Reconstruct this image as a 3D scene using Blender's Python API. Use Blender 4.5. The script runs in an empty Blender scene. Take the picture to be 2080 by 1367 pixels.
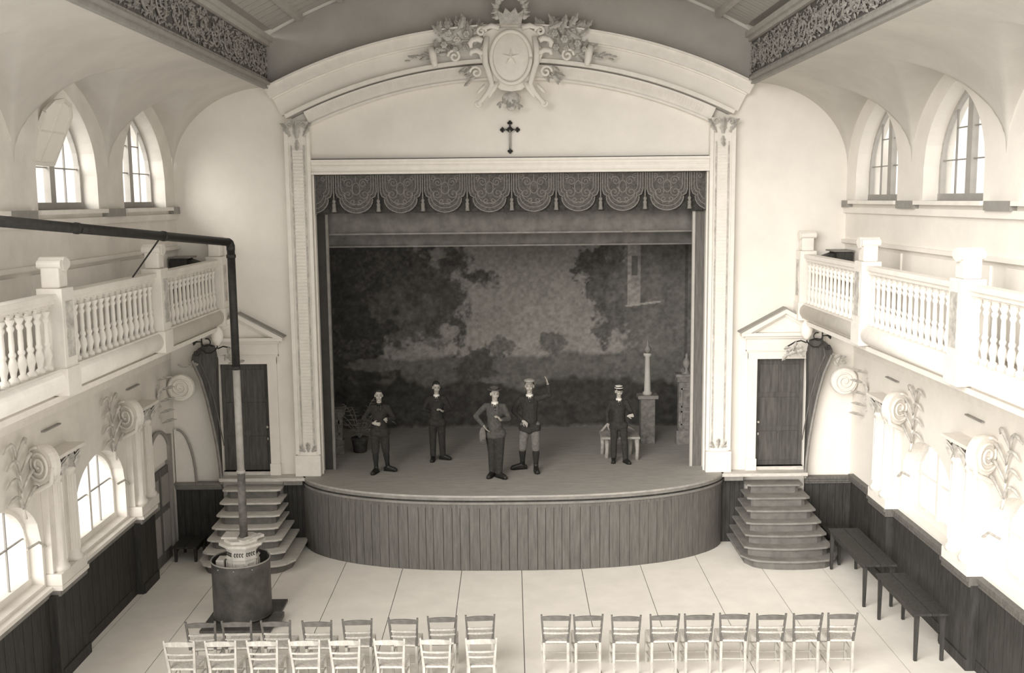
import bpy, math, random
import numpy as np
from mathutils import Vector, Matrix, Euler
random.seed(7)
rng = np.random.RandomState(5)
PI = math.pi
COL = bpy.context.scene.collection
SC = bpy.context.scene

# ------------------------------------------------------------------ camera, world, sun, exposure
cd = bpy.data.cameras.new('camera'); cam = bpy.data.objects.new('camera', cd); COL.objects.link(cam)
F_PX = 2100.0
cd.sensor_fit = 'HORIZONTAL'; cd.sensor_width = 36.0; cd.lens = 36.0 * F_PX / 2080.0
cd.clip_start = 0.1; cd.clip_end = 200
pit = math.atan(278.5 / F_PX); rol = math.radians(0.58)
fw = Vector((0, math.cos(pit), -math.sin(pit))); r0 = Vector((1, 0, 0)); u0 = Vector((0, math.sin(pit), math.cos(pit)))
rr = r0 * math.cos(rol) - u0 * math.sin(rol); uu = r0 * math.sin(rol) + u0 * math.cos(rol)
cam.matrix_world = Matrix(((rr.x, uu.x, -fw.x, 0), (rr.y, uu.y, -fw.y, -19.1), (rr.z, uu.z, -fw.z, 6.5), (0, 0, 0, 1)))
SC.camera = cam
w = bpy.data.worlds.new('overcast'); SC.world = w; w.use_nodes = True
w.node_tree.nodes['Background'].inputs['Color'].default_value = (1.0, 0.955, 0.89, 1)
w.node_tree.nodes['Background'].inputs['Strength'].default_value = 0.85
sd = bpy.data.lights.new('sun', 'SUN'); sd.energy = 3.3; sd.angle = math.radians(50); sd.color = (1, 0.96, 0.9)
sun = bpy.data.objects.new('sun', sd); COL.objects.link(sun)
sun.rotation_euler = Vector((0.52, 0.76, -0.38)).to_track_quat('-Z', 'Y').to_euler()
sun.location = (-8, -22, 12)
SC.view_settings.view_transform = 'Standard'; SC.view_settings.look = 'None'
SC.view_settings.exposure = 0.60; SC.view_settings.gamma = 1.0; SC.view_settings.use_curve_mapping = False

# ------------------------------------------------------------------ materials
def mat(name, g, var=0.0, scale=6.0, rough=0.75, bump=0.0, tint=(1.0, 0.955, 0.885), stretch=(1, 1, 1), metal=0.0, bscale=None, spec=0.3):
    m = bpy.data.materials.new(name); m.use_nodes = True
    nt = m.node_tree; b = nt.nodes['Principled BSDF']
    b.inputs['Roughness'].default_value = rough; b.inputs['Metallic'].default_value = metal
    b.inputs['Specular IOR Level'].default_value = spec
    c = [min(1, g * t) for t in tint]
    b.inputs['Base Color'].default_value = (*c, 1)
    if var > 0 or bump > 0:
        tc = nt.nodes.new('ShaderNodeTexCoord'); mp = nt.nodes.new('ShaderNodeMapping')
        mp.inputs['Scale'].default_value = stretch
        nt.links.new(tc.outputs['Object'], mp.inputs['Vector'])
        n = nt.nodes.new('ShaderNodeTexNoise'); n.inputs['Scale'].default_value = scale; n.inputs['Detail'].default_value = 6
        n.inputs['Roughness'].default_value = 0.62
        nt.links.new(mp.outputs['Vector'], n.inputs['Vector'])
        if var > 0:
            cr = nt.nodes.new('ShaderNodeValToRGB')
            lo = [max(0.0, x * (1 - var)) for x in c]; hi = [min(1, x * (1 + var)) for x in c]
            cr.color_ramp.elements[0].position = 0.32; cr.color_ramp.elements[0].color = (*lo, 1)
            cr.color_ramp.elements[1].position = 0.68; cr.color_ramp.elements[1].color = (*hi, 1)
            nt.links.new(n.outputs['Fac'], cr.inputs['Fac']); nt.links.new(cr.outputs['Color'], b.inputs['Base Color'])
        if bump > 0:
            n2 = nt.nodes.new('ShaderNodeTexNoise'); n2.inputs['Scale'].default_value = bscale or scale * 4; n2.inputs['Detail'].default_value = 4
            nt.links.new(mp.outputs['Vector'], n2.inputs['Vector'])
            bp = nt.nodes.new('ShaderNodeBump'); bp.inputs['Strength'].default_value = bump; bp.inputs['Distance'].default_value = 0.01
            nt.links.new(n2.outputs['Fac'], bp.inputs['Height']); nt.links.new(bp.outputs['Normal'], b.inputs['Normal'])
    return m
M = {}
M['plaster'] = mat('white_plaster', 0.80, 0.05, 1.3, 0.85, 0.25, bscale=30)
M['plaster_shaded'] = mat('shaded_left_plaster', 0.74, 0.09, 1.6, 0.85, 0.3, bscale=30)  # same white plaster, darkened to paint in the backlit left side
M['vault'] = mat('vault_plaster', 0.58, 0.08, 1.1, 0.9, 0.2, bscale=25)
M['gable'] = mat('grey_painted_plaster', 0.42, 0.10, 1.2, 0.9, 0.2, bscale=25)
M['stucco'] = mat('white_stucco', 0.80, 0.05, 6, 0.8, 0.2)
M['ornament'] = mat('stucco_ornament', 0.52, 0.30, 9, 0.8, 0.3)
M['paintwood'] = mat('white_painted_wood', 0.78, 0.05, 3, 0.6, 0.1)
M['ceilboard'] = mat('pale_ceiling_board', 0.40, 0.12, 3, 0.8, 0.1, stretch=(1, 6, 1))
M['ceilbeam'] = mat('ceiling_beam_paint', 0.46, 0.08, 4, 0.8, 0.1)
M['frieze'] = mat('frieze_ground', 0.12, 0.15, 6, 0.8)
M['friezeleaf'] = mat('frieze_foliage', 0.30, 0.25, 12, 0.8)
M['winframe'] = mat('grey_window_frame', 0.42, 0.08, 5, 0.7)
M['cornice'] = mat('cornice_wood', 0.30, 0.1, 5, 0.7)
M['darkwood'] = mat('dark_stained_wood', 0.040, 0.35, 5, 0.6, 0.3, stretch=(4, 4, .5))
M['midwood'] = mat('grey_stained_wood', 0.13, 0.25, 5, 0.6, 0.3, stretch=(5, 5, .5))
M['capwood'] = mat('moulding_wood', 0.22, 0.2, 5, 0.55, 0.1)
M['doorwood'] = mat('door_wood', 0.085, 0.3, 4, 0.6, 0.2, stretch=(5, 5, .6))
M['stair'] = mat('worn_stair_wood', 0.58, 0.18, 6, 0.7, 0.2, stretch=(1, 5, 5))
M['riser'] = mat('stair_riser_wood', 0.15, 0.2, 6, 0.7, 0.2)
M['deck'] = mat('stage_deck_wood', 0.36, 0.16, 7, 0.75, 0.2, stretch=(.5, 5, 1))
M['floor'] = mat('pale_scrubbed_floor', 0.84, 0.05, 2.2, 0.7, 0.15)
M['seam'] = mat('floor_joint', 0.12)
M['iron'] = mat('black_iron', 0.025, 0.3, 12, 0.5, 0.1)
M['sheet'] = mat('dark_sheet_metal', 0.085, 0.35, 5, 0.45, 0.15, metal=0.2)
M['zinc'] = mat('zinc_pipe', 0.38, 0.15, 8, 0.5, 0.1)
M['pipe'] = mat('dull_iron_pipe', 0.13, 0.4, 8, 0.45, 0.1)
M['scallop'] = mat('valance_panel_cloth', 0.105, 0.4, 26, 0.95, 0.6, bscale=60)
M['enamel'] = mat('pale_enamel_iron', 0.60, 0.12, 10, 0.35, 0.1)
M['valance'] = mat('valance_cloth', 0.055, 0.35, 22, 0.95, 0.6, bscale=60)
M['braid'] = mat('valance_braid', 0.25, 0.3, 40, 0.9, 0.3)
M['teaser'] = mat('painted_border_cloth', 0.17, 0.22, 5, 0.95, 0.2)
M['stagewall'] = mat('backstage_dark_wall', 0.05, 0.2, 3)
M['flatpaint'] = mat('painted_scenery_flat', 0.19, 0.4, 8, 0.95)
M['flatdark'] = mat('painted_scenery_dark', 0.06, 0.5, 9, 0.95)
M['screenwood'] = mat('screen_wood', 0.085, 0.35, 5, 0.65, 0.3, stretch=(4, 4, .5))
M['suit'] = mat('dark_wool_suit', 0.035, 0.3, 20, 0.95)
M['suit2'] = mat('grey_wool_suit', 0.075, 0.3, 20, 0.95)
M['knee'] = mat('grey_breeches', 0.14, 0.25, 20, 0.95)
M['sock'] = mat('black_stocking', 0.022, 0.2, 20, 0.9)
M['shoe'] = mat('black_leather', 0.02, 0.2, 20, 0.4)
M['skin'] = mat('skin', 0.40, 0.06, 12, 0.6, tint=(1, 0.93, 0.84))
M['hair'] = mat('dark_hair', 0.03, 0.3, 40, 0.7)
M['white'] = mat('white_linen', 0.75)
M['eye'] = mat('dark_eye', 0.03)
M['lip'] = mat('lip_tone', 0.20)
M['felt'] = mat('pale_felt', 0.30, 0.15, 20, 0.9)
M['chair'] = mat('chair_wood', 0.44, 0.2, 9, 0.6, 0.1, stretch=(3, 3, 1))
M['chair_d'] = mat('chair_dark_rail_wood', 0.12, 0.25, 9, 0.5, 0.1, stretch=(1, 3, 3))
M['rush'] = mat('woven_rush', 0.55, 0.2, 30, 0.9, 0.6, bscale=70)
M['lampglass'] = mat('opal_lamp_glass', 0.85, rough=0.25)
M['rustic'] = mat('rustic_bench_wood', 0.33, 0.3, 9, 0.8)
M['fern'] = mat('dull_palm_leaf', 0.19, 0.4, 9, 0.8)
def glass_mat():
    m = bpy.data.materials.new('window_glass'); m.use_nodes = True; nt = m.node_tree
    for n in list(nt.nodes): nt.nodes.remove(n)
    o = nt.nodes.new('ShaderNodeOutputMaterial'); mx = nt.nodes.new('ShaderNodeMixShader')
    t = nt.nodes.new('ShaderNodeBsdfTransparent'); g = nt.nodes.new('ShaderNodeBsdfGlossy'); g.inputs['Roughness'].default_value = 0.15
    t.inputs['Color'].default_value = (0.97, 0.97, 0.97, 1); mx.inputs['Fac'].default_value = 0.06
    nt.links.new(t.outputs[0], mx.inputs[1]); nt.links.new(g.outputs[0], mx.inputs[2]); nt.links.new(mx.outputs[0], o.inputs[0])
    return m
M['glass'] = glass_mat()

# ------------------------------------------------------------------ builders
ORG = {}
def empty(name, label=None, cat=None, loc=(0, 0, 0), rz=0, group=None, kind=None):
    o = bpy.data.objects.new(name, None); COL.objects.link(o); o.location = loc; o.rotation_euler = (0, 0, rz); o.empty_display_size = 0.2
    ORG[o.name] = Vector(loc)
    return tag(o, label, cat, group, kind)
def tag(o, label=None, cat=None, group=None, kind=None):
    if label: o['label'] = label
    if cat: o['category'] = cat
    if group: o['group'] = group
    if kind: o['kind'] = kind
    return o
class MB:
    def __init__(s): s.v = []; s.f = []
    def add(s, v, f):
        n = len(s.v); s.v += [tuple(p) for p in v]; s.f += [tuple(i + n for i in q) for q in f]; return s
    def box(s, x0, x1, y0, y1, z0, z1):
        v = [(x0, y0, z0), (x1, y0, z0), (x1, y1, z0), (x0, y1, z0), (x0, y0, z1), (x1, y0, z1), (x1, y1, z1), (x0, y1, z1)]
        return s.add(v, [(0, 3, 2, 1), (4, 5, 6, 7), (0, 1, 5, 4), (1, 2, 6, 5), (2, 3, 7, 6), (3, 0, 4, 7)])
    def prism(s, poly, ax, a, b):
        """poly: list of 2D points in the plane of the two other axes (in order x,y,z); extruded along ax from a to b"""
        n = len(poly); v = []
        for t in (a, b):
            for (p, q) in poly:
                v.append({0: (t, p, q), 1: (p, t, q), 2: (p, q, t)}[ax])
        f = [tuple(range(n))[::-1], tuple(range(n, 2 * n))] + [(i, (i + 1) % n, (i + 1) % n + n, i + n) for i in range(n)]
        return s.add(v, f)
    def bar(s, p, q, w, h=None, up=(0, 0, 1), w2=None, h2=None):
        h = h or w; w2 = w2 or w; h2 = h2 or h
        p = Vector(p); q = Vector(q); d = (q - p).normalized(); up = Vector(up)
        if abs(d.dot(up)) > .98: up = Vector((0, 1, 0))
        a = d.cross(up).normalized(); b = a.cross(d).normalized()
        v = []
        for c, ww, hh in ((p, w, h), (q, w2, h2)):
            for sx, sy in ((-1, -1), (1, -1), (1, 1), (-1, 1)): v.append(c + a * (sx * ww / 2) + b * (sy * hh / 2))
        return s.add(v, [(0, 3, 2, 1), (4, 5, 6, 7), (0, 1, 5, 4), (1, 2, 6, 5), (2, 3, 7, 6), (3, 0, 4, 7)])
    def tube(s, pts, r, n=8, cap=True):
        pts = [Vector(p) for p in pts]; m = len(pts)
        rs = r if isinstance(r, (list, tuple)) else [r] * m
        v = []; pa = None
        for i, p in enumerate(pts):
            d = (pts[min(i + 1, m - 1)] - pts[max(i - 1, 0)])
            d = d.normalized() if d.length > 1e-9 else Vector((0, 0, 1))
            if pa is None:
                u = Vector((0, 0, 1)) if abs(d.z) < .9 else Vector((1, 0, 0)); a = d.cross(u).normalized()
            else:
                a = (pa - d * pa.dot(d)); a = a.normalized() if a.length > 1e-6 else d.orthogonal().normalized()
            pa = a; b = d.cross(a)
            for k in range(n):
                t = 2 * PI * k / n; v.append(p + (a * math.cos(t) + b * math.sin(t)) * rs[i])
        f = []
        for i in range(m - 1):
            for k in range(n):
                k2 = (k + 1) % n; f.append((i * n + k, i * n + k2, (i + 1) * n + k2, (i + 1) * n + k))
        if cap: f.append(tuple(range(n))[::-1]); f.append(tuple(range((m - 1) * n, m * n)))
        return s.add(v, f)
    def lathe(s, prof, c=(0, 0, 0), n=16, axis=2, sy=1.0):
        v = []; f = []; m = len(prof)
        for (r, z) in prof:
            for k in range(n):
                t = 2 * PI * k / n; a = r * math.cos(t); b = r * math.sin(t) * sy
                q = {2: (a, b, z), 0: (z, a, b), 1: (a, z, b)}[axis]
                v.append((q[0] + c[0], q[1] + c[1], q[2] + c[2]))
        for i in range(m - 1):
            for k in range(n):
                k2 = (k + 1) % n; f.append((i * n + k, i * n + k2, (i + 1) * n + k2, (i + 1) * n + k))
        f.append(tuple(range(n))[::-1]); f.append(tuple(range((m - 1) * n, m * n)))
        return s.add(v, f)
    def ell(s, c, r, n=10, m=7, rot=None):
        v = []; f = []; c = Vector(c); R = rot or Matrix.Identity(3)
        for i in range(m + 1):
            ph = PI * i / m
            for k in range(n):
                t = 2 * PI * k / n
                v.append(c + R @ Vector((r[0] * math.sin(ph) * math.cos(t), r[1] * math.sin(ph) * math.sin(t), r[2] * math.cos(ph))))
        for i in range(m):
            for k in range(n):
                k2 = (k + 1) % n; f.append((i * n + k, (i + 1) * n + k, (i + 1) * n + k2, i * n + k2))
        return s.add(v, f)
    def cap(s, p, q, r1, r2, n=10):
        """tapered capsule"""
        p = Vector(p); q = Vector(q); d = q - p; L = d.length or 1e-4; d.normalize()
        pts = []; rs = []
        for t in (-1, -.8, -.4): pts.append(p + d * (t * r1)); rs.append(max(.0008, r1 * math.sqrt(max(0, 1 - t * t))))
        for t in (0, .5, 1): pts.append(p + d * (L * t)); rs.append(r1 + (r2 - r1) * t)
        for t in (.4, .8, 1): pts.append(q + d * (t * r2)); rs.append(max(.0008, r2 * math.sqrt(max(0, 1 - t * t))))
        return s.tube(pts, rs, n)
    def build(s, name, m, parent=None, smooth=False, label=None, cat=None, group=None, kind=None, local=False, bevel=0, org=None):
        me = bpy.data.meshes.new(name)
        o3 = Vector((0, 0, 0))
        if parent is not None:
            r = parent
            while r.parent: r = r.parent
            if not local: o3 = ORG.get(r.name, Vector((0, 0, 0)))
        elif org is not None: o3 = Vector(org)
        vv = [(p[0] - o3.x, p[1] - o3.y, p[2] - o3.z) for p in s.v]
        me.from_pydata(vv, [], s.f)
        me.materials.append(m)
        if smooth: me.shade_smooth() if hasattr(me, 'shade_smooth') else me.polygons.foreach_set('use_smooth', [True] * len(me.polygons))
        o = bpy.data.objects.new(name, me); COL.objects.link(o)
        if parent is not None: o.parent = parent
        elif org is not None: o.location = org; ORG[o.name] = o3
        if bevel:
            b = o.modifiers.new('bevel', 'BEVEL'); b.width = bevel; b.segments = 2; b.limit_method = 'ANGLE'
        return tag(o, label, cat, group, kind)
def obj_copy(o, parent=None):
    c = o.copy(); COL.objects.link(c)
    if parent is not None: c.parent = parent
    return c
def copy_tree(o, parent=None):
    c = obj_copy(o, parent)
    for ch in list(o.children): copy_tree(ch, c)
    return c
def smooth_angle(o, deg=40):
    o.data.shade_auto_smooth if False else None
def arc(cx, cz, r, a0, a1, n):
    return [(cx + r * math.cos(a0 + (a1 - a0) * i / n), cz + r * math.sin(a0 + (a1 - a0) * i / n)) for i in range(n + 1)]
def spiral(cx, cz, r0_, turns, a0, n=40, sgn=1, k=0.12):
    out = []
    for i in range(n + 1):
        t = i / n; r = r0_ * (1 - t) + k * r0_ * t; a = a0 + sgn * turns * 2 * PI * t
        out.append((cx + r * math.cos(a), cz + r * math.sin(a)))
    return out

# ------------------------------------------------------------------ dimensions (metres)
S = 1.38            # stage height
YF = -9.15          # front end of the modelled hall
XU, XL, XG = 6.15, 6.38, 5.40     # gallery wall, lower wall, gallery front
BAY = 3.05
def z_cove(ax):
    t = min(1, max(0, (ax - 4.36) / 1.79)); return 7.0 + 1.55 * math.sqrt(max(0, 1 - t * t))
def z_cell(y):
    t = abs(((-y) % BAY) / BAY * 2 - 1); a = .75; return 7.0 + 1.34 * math.sqrt(max(0, 1 - ((t + a) / (1 + a)) ** 2)) / math.sqrt(1 - (a / (1 + a)) ** 2)
def z_vault(ax): return 9.42 + 1.2 * (1 - (ax / 4.36) ** 2)

# ================================================================== SETTING
# floor: base slab and wide strips with open joints
fl = MB().box(-6.9, 6.9, YF, 0.0, -0.2, -0.012).build('floor', M['seam'], kind='structure')
xs = [-6.9] + [.13 + 1.06 * k for k in range(-6, 7)] + [6.9]
for a, b in zip(xs[:-1], xs[1:]):
    MB().box(a + .006, b - .006, YF, -0.0, -0.012, 0.0).build('floor_strip', M['floor'], fl)

def strip_wall(mb, samples, fixed, ax, thick, base, top, hole, outward):
    """vertical wall made of columns; ax=0: wall at x=fixed running along y; ax=1: wall at y=fixed running along x. hole(t) -> list of (lo,hi)"""
    def P(t, z, d=0):
        return (fixed + outward * d, t, z) if ax == 0 else (t, fixed + outward * d, z)
    for a, b in zip(samples[:-1], samples[1:]):
        mid = (a + b) / 2; h = hole(mid)
        e = 1e-5
        segs = []
        if h:
            ha = hole(a + (e if a < b else -e)); hb = hole(b - (e if a < b else -e))
            segs.append((base, base, ha[0], hb[0])); segs.append((ha[1], hb[1], top(a), top(b)))
            # reveals
            for za, zb in ((ha[0], hb[0]), (ha[1], hb[1])):
                mb.add([P(a, za), P(b, zb), P(b, zb, thick), P(a, za, thick)], [(0, 1, 2, 3)])
            for t, hh in ((a, ha), (b, hb)):
                tt = a - 1e-3 if t == a else b + 1e-3
                if not hole(tt): mb.add([P(t, hh[0]), P(t, hh[1]), P(t, hh[1], thick), P(t, hh[0], thick)], [(0, 1, 2, 3)])
        else: segs.append((base, base, top(a), top(b)))
        for (z0, z1, z2, z3) in segs:
            if z2 - z0 < 1e-4 and z3 - z1 < 1e-4: continue
            mb.add([P(a, z0), P(b, z1), P(b, z3), P(a, z2)], [(0, 1, 2, 3)])
    return mb
def samples(lo, hi, step, marks):
    s = set([round(lo, 4), round(hi, 4)] + [round(m, 4) for m in marks if lo <= m <= hi])
    n = int((hi - lo) / step)
    for i in range(n + 1): s.add(round(lo + (hi - lo) * i / n, 4))
    s = sorted(s); out = [s[0]]
    for v in s[1:]:
        if v - out[-1] > 1e-3: out.append(v)
    return out

# back wall with proscenium opening and two door openings
def bw_top(x):
    x = abs(x)
    return z_vault(x) + .12 if x < 4.36 else (9.75 if x < 4.75 else z_cove(x) + .06 if x < 6.10 else 7.5)
def bw_hole(x):
    ax = abs(x)
    if ax < 3.62: return (S - .09, 6.98)
    if 4.57 < ax < 5.49: return (S + .06, 3.50)
    return None
mb = MB()
strip_wall(mb, samples(-6.9, 6.9, .12, [-3.62, 3.62, -4.57, 4.57, -5.49, 5.49, 4.36, -4.36, 4.75, -4.75, 4.361, -4.361, 6.14, -6.14]), 0.0, 1, .45, 0.0, bw_top, bw_hole, 1)
wb = mb.build('wall_back', M['plaster'], kind='structure')
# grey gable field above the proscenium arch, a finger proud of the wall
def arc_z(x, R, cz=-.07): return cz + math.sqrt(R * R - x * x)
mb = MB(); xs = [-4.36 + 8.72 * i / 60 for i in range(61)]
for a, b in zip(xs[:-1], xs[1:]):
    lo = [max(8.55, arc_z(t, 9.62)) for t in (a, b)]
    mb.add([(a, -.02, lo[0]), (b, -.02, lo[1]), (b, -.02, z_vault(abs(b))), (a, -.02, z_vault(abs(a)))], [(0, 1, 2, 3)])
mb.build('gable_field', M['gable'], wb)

# side walls, per side
window_n = [0]
def arch_fn(c, hw, z0, zs, zp):
    """pointed arch opening centred c: springs at zs, peak zp"""
    def f(y):
        t = abs(y - c) / hw
        if t >= 1: return None
        a = 1.1; q = math.sqrt(max(0, 1 - ((t + a) / (1 + a)) ** 2)) / math.sqrt(1 - (a / (1 + a)) ** 2)
        return (z0, zs + (zp - zs) * q)
    return f
def round_fn(c, hw, z0, zs, rise):
    def f(y):
        t = abs(y - c) / hw
        if t >= 1: return None
        return (z0, zs + rise * math.sqrt(max(0, 1 - t * t)))
    return f
def make_window(side, xg, c, hw, fn, z0, mull_w, lights, rows, hopper=False, fmat='ceilbeam', bmat='cornice'):
    """frame, mullion, bars and panes in the plane x = side*xg. lights: list of (y0,y1) pane columns; rows: z of bars"""
    window_n[0] += 1
    win = empty('window_%d' % window_n[0], kind='structure', loc=(side * xg, c, z0))
    fr = MB(); N = 24
    ys = [c - hw + 2 * hw * i / N for i in range(N + 1)]
    def top(y):
        h = fn(min(max(y, c - hw + 1e-3), c + hw - 1e-3)); return h[1]
    pts = [(y, top(y)) for y in ys]
    X = side * xg
    for (a, b) in zip(pts[:-1], pts[1:]): fr.bar((X, a[0], a[1] - .03), (X, b[0], b[1] - .03), .07, .07, up=(1, 0, 0))
    for e in (c - hw + .03, c + hw - .03): fr.box(X - .04, X + .04, e - .04, e + .04, z0, top(e))
    fr.box(X - .05, X + .05, c - hw, c + hw, z0, z0 + .10)
    fr.build('frame', M[fmat], win)
    if mull_w: MB().box(X - .045, X + .045, c - mull_w / 2, c + mull_w / 2, z0, top(c)).build('mullion', M[fmat], win)
    bars = MB()
    for (y0, y1) in lights:
        m_ = (y0 + y1) / 2
        zr = [z0 + .1] + [r for r in rows if r < min(top(y0), top(y1), top(m_)) + .15] + [99]
        for k, (a, b) in enumerate(zip(zr[:-1], zr[1:])):
            P = MB(); n = 6; yy = [y0 + (y1 - y0) * i / n for i in range(n + 1)]
            tops = [min(b, max(a + .01, top(y) - .03)) for y in yy]
            v = [(X, y, a) for y in yy] + [(X, y, t) for y, t in zip(yy, tops)]
            P.add(v, [(i, i + 1, i + 1 + n + 1, i + n + 1) for i in range(n)])
            P.build('pane', M['glass'], win)
            if b < 99:
                bars.box(X - .012, X + .012, y0, y1, b - .009, b + .009)
    for (l0, l1) in zip(lights[:-1], lights[1:]):
        g = (l0[1] + l1[0]) / 2
        if abs(g - c) > mull_w / 2: bars.box(X - .012, X + .012, g - .010, g + .010, z0 + .1, top(g))
    bars.build('glazing_bar', M[bmat], win)
    if hopper:
        # the top casement stands open, leaning into the room
        zz = z0 + .62; hp = MB(); gp = MB(); w_ = .40; L = .92; ang = math.radians(24)
        def Q(u, v): return (X + .06 + math.sin(ang) * v, c - .40 + u, zz + math.cos(ang) * v)
        out = [(-w_, 0), (w_, 0), (w_, L * .78), (w_ * .62, L * .94), (0, L), (-w_ * .62, L * .94), (-w_, L * .78)]
        for a, b in zip(out, out[1:] + out[:1]): hp.bar(Q(*a), Q(*b), .05, .05, up=(1, 0, 0))
        hp.bar(Q(0, 0), Q(0, L), .03); hp.bar(Q(-w_, L * .5), Q(w_, L * .5), .02)
        h = hp.build('open_casement', M['paintwood'], win)
        gp.add([Q(*q) for q in out], [tuple(range(len(out)))]); gp.build('pane', M['lampglass'], h)
    return win

def side(sg):
    nm = 'left' if sg < 0 else 'right'
    pl = M['plaster_shaded'] if sg < 0 else M['plaster']
    # ---- upper wall with lancet windows
    cs = [-1.50, -4.53, -7.6]
    fns = [arch_fn(c, 1.0, 6.42, 6.90, 8.06) for c in cs]
    def hole(y):
        for f in fns:
            h = f(y)
            if h: return h
        return None
    marks = [c + d for c in cs for d in (-1, 1, 0)] + [-BAY * k for k in range(4)] + [-BAY * (k + .5) for k in range(3)]
    mb = strip_wall(MB(), samples(YF, 0, .07, marks), sg * XU, 0, .42, 4.28, lambda y: z_cell(y) + .01, hole, sg)
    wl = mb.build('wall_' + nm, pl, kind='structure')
    # ---- vault: cove pierced by cells
    nx, ny = 44, 180; vs = []; fs = []
    for j in range(ny + 1):
        y = YF * j / ny
        for i in range(nx + 1):
            t = i / nx; ax = 4.36 + (XU - 4.36) * math.sin(t * PI / 2)
            vs.append((sg * ax, y, max(z_cove(ax), z_cell(y))))
    for j in range(ny):
        for i in range(nx):
            a = j * (nx + 1) + i; fs.append((a, a + 1, a + nx + 2, a + nx + 1))
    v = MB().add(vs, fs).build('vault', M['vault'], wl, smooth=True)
    # ---- lower wall with arched windows
    lc = [-3.55, -6.6]
    lf = [round_fn(c, .98, 1.38, 1.95, .75) for c in lc]
    def lhole(y):
        for f in lf:
            h = f(y)
            if h: return h
        return None
    mk = [c + d for c in lc for d in (-.98, .98, 0)]
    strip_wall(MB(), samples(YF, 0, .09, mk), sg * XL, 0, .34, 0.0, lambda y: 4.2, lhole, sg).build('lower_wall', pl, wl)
    # windows
    for k, c in enumerate(cs):
        make_window(sg, XU + .27, c, 1.0, fns[k], 6.42, .16, [(c - .94, c - .51), (c - .49, c - .08), (c + .08, c + .49), (c + .51, c + .94)], [7.0, 7.45], hopper=(sg < 0 and k == 1), fmat='winframe')
    for k, c in enumerate(lc):
        make_window(sg, XL + .22, c, .98, lf[k], 1.38, .07, [(c - .92, c - .47), (c - .44, c - .04), (c + .04, c + .44), (c + .47, c + .92)], [2.05], fmat='paintwood', bmat='cornice' if sg < 0 else 'paintwood')
    # sills and string courses of the gallery wall
    X = sg * XU
    def run(name, x0, x1, z0, z1, m, y0=YF, y1=-.003, parent=wl):
        return MB().box(min(sg * x0, sg * x1), max(sg * x0, sg * x1), y0, y1, z0, z1).build(name, m, parent)
    for c in cs: run('sill', XU - .10, XU + .30, 6.36, 6.42, M['stucco'], c - 1.12, c + 1.12)
    run('string_course', XU - .05, XU, 6.20, 6.30, pl)
    run('string_course', XU - .07, XU, 5.66, 5.72, pl)
    for k in range(3):
        run('wall_panel', XU - .03, XU, 4.45, 5.60, pl, -BAY * (k + 1) + .22, -BAY * k - .22)
    # plinths under the springers of the vault, their shadow painted in as dark colour
    for k in range(4):
        run('pier_block', XU - .09, XU, 6.30, 6.42, M['cornice'], -BAY * k - .36 if k < 3 else YF, -BAY * k + .36 if k else -.01)
    # ---- gallery slab, round moulding and cove soffit
    run('gallery_floor', XG - .02, XU + .2, 4.28, 4.36, M['midwood'])
    pr = []
    for i in range(13):
        t = i / 12 * PI / 2; pr.append((sg * (XG + .06 + (XL - XG - .06) * math.sin(t)), 4.20 - .58 * (1 - math.cos(t))))
    vs = []; fs = []
    for (x, z) in [(sg * (XG + .02), 4.285), (sg * (XG + .02), 4.20)] + pr:
        vs += [(x, YF, z), (x, 0, z)]
    n = len(vs) // 2
    fs = [(2 * i, 2 * i + 1, 2 * i + 3, 2 * i + 2) for i in range(n - 1)]
    MB().add(vs, fs).build('gallery_soffit', M['stucco'], wl)
    run('soffit_fillet', XG - .03, XG + .10, 4.17, 4.24, M['stucco'])
    # ---- wainscot
    cap = M['capwood'] if sg < 0 else M['midwood']
    wn = empty('baseboard_' + nm, kind='structure', loc=(sg * XL, -4.5, 0))
    piers = [(-2.45, -1.60), (-5.60, -4.70), (-8.7, -7.8)]
    y = -.22 if sg > 0 else -1.75
    y0w = y
    while y > YF + .2:
        y2 = y - .245
        proud = .14 if any(a <= (y + y2) / 2 <= b for a, b in piers) else 0.02
        MB().box(*sorted((sg * (XL - proud - .03), sg * XL)), y2 + .006, y - .006, .0, 1.22).build('plank', M['darkwood'], wn)
        y = y2
    segs = []; cur = y0w
    for a, b in piers:
        if b < cur: segs.append((b, cur, 0))
        segs.append((a, min(b, cur), .13)); cur = a
    segs.append((YF, cur, 0))
    for (a, b, pr_) in segs:
        run('cap_moulding', XL - .10 - pr_, XL, 1.28, 1.335, M['paintwood'] if sg < 0 else cap, a, b, wn)
        run('cap_moulding', XL - .07 - pr_, XL, 1.20, 1.28, cap, a, b, wn)
        run('skirting', XL - .06 - pr_, XL, 0, .16, M['darkwood'], a, b, wn)
    # back return of the wainscot, facing the hall
    xa, xb = (5.50, XL) if sg > 0 else (5.50, XL)
    rt = empty('trim_%d' % (1 if sg < 0 else 2), kind='structure', loc=(sg * 5.9, -.1, 0))
    k = int((xb - xa) / .14); st = (xb - xa) / k
    for i in range(k):
        MB().box(*sorted((sg * (xa + i * st + .003), sg * (xa + (i + 1) * st - .003))), -.10, -.06, 0, 1.14).build('plank', M['darkwood'], rt)
    for (z0, z1, d) in ((1.13, 1.18, .13), (1.18, 1.235, .17), (1.235, 1.275, .21)):
        MB().box(*sorted((sg * xa, sg * xb)), -d, -.06, z0, z1).build('cap_moulding', M['capwood'] if sg < 0 else M['midwood'], rt)
    # skirting boards between the steps and the stage apron
    for i in range(5):
        x0 = 3.93 + i * .085 if sg < 0 else 3.93 + i * .085
        MB().box(*sorted((sg * x0, sg * (x0 + .08))), -.10, -.05, 0, 1.24).build('plank', M['darkwood'], rt)
    return wl
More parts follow.
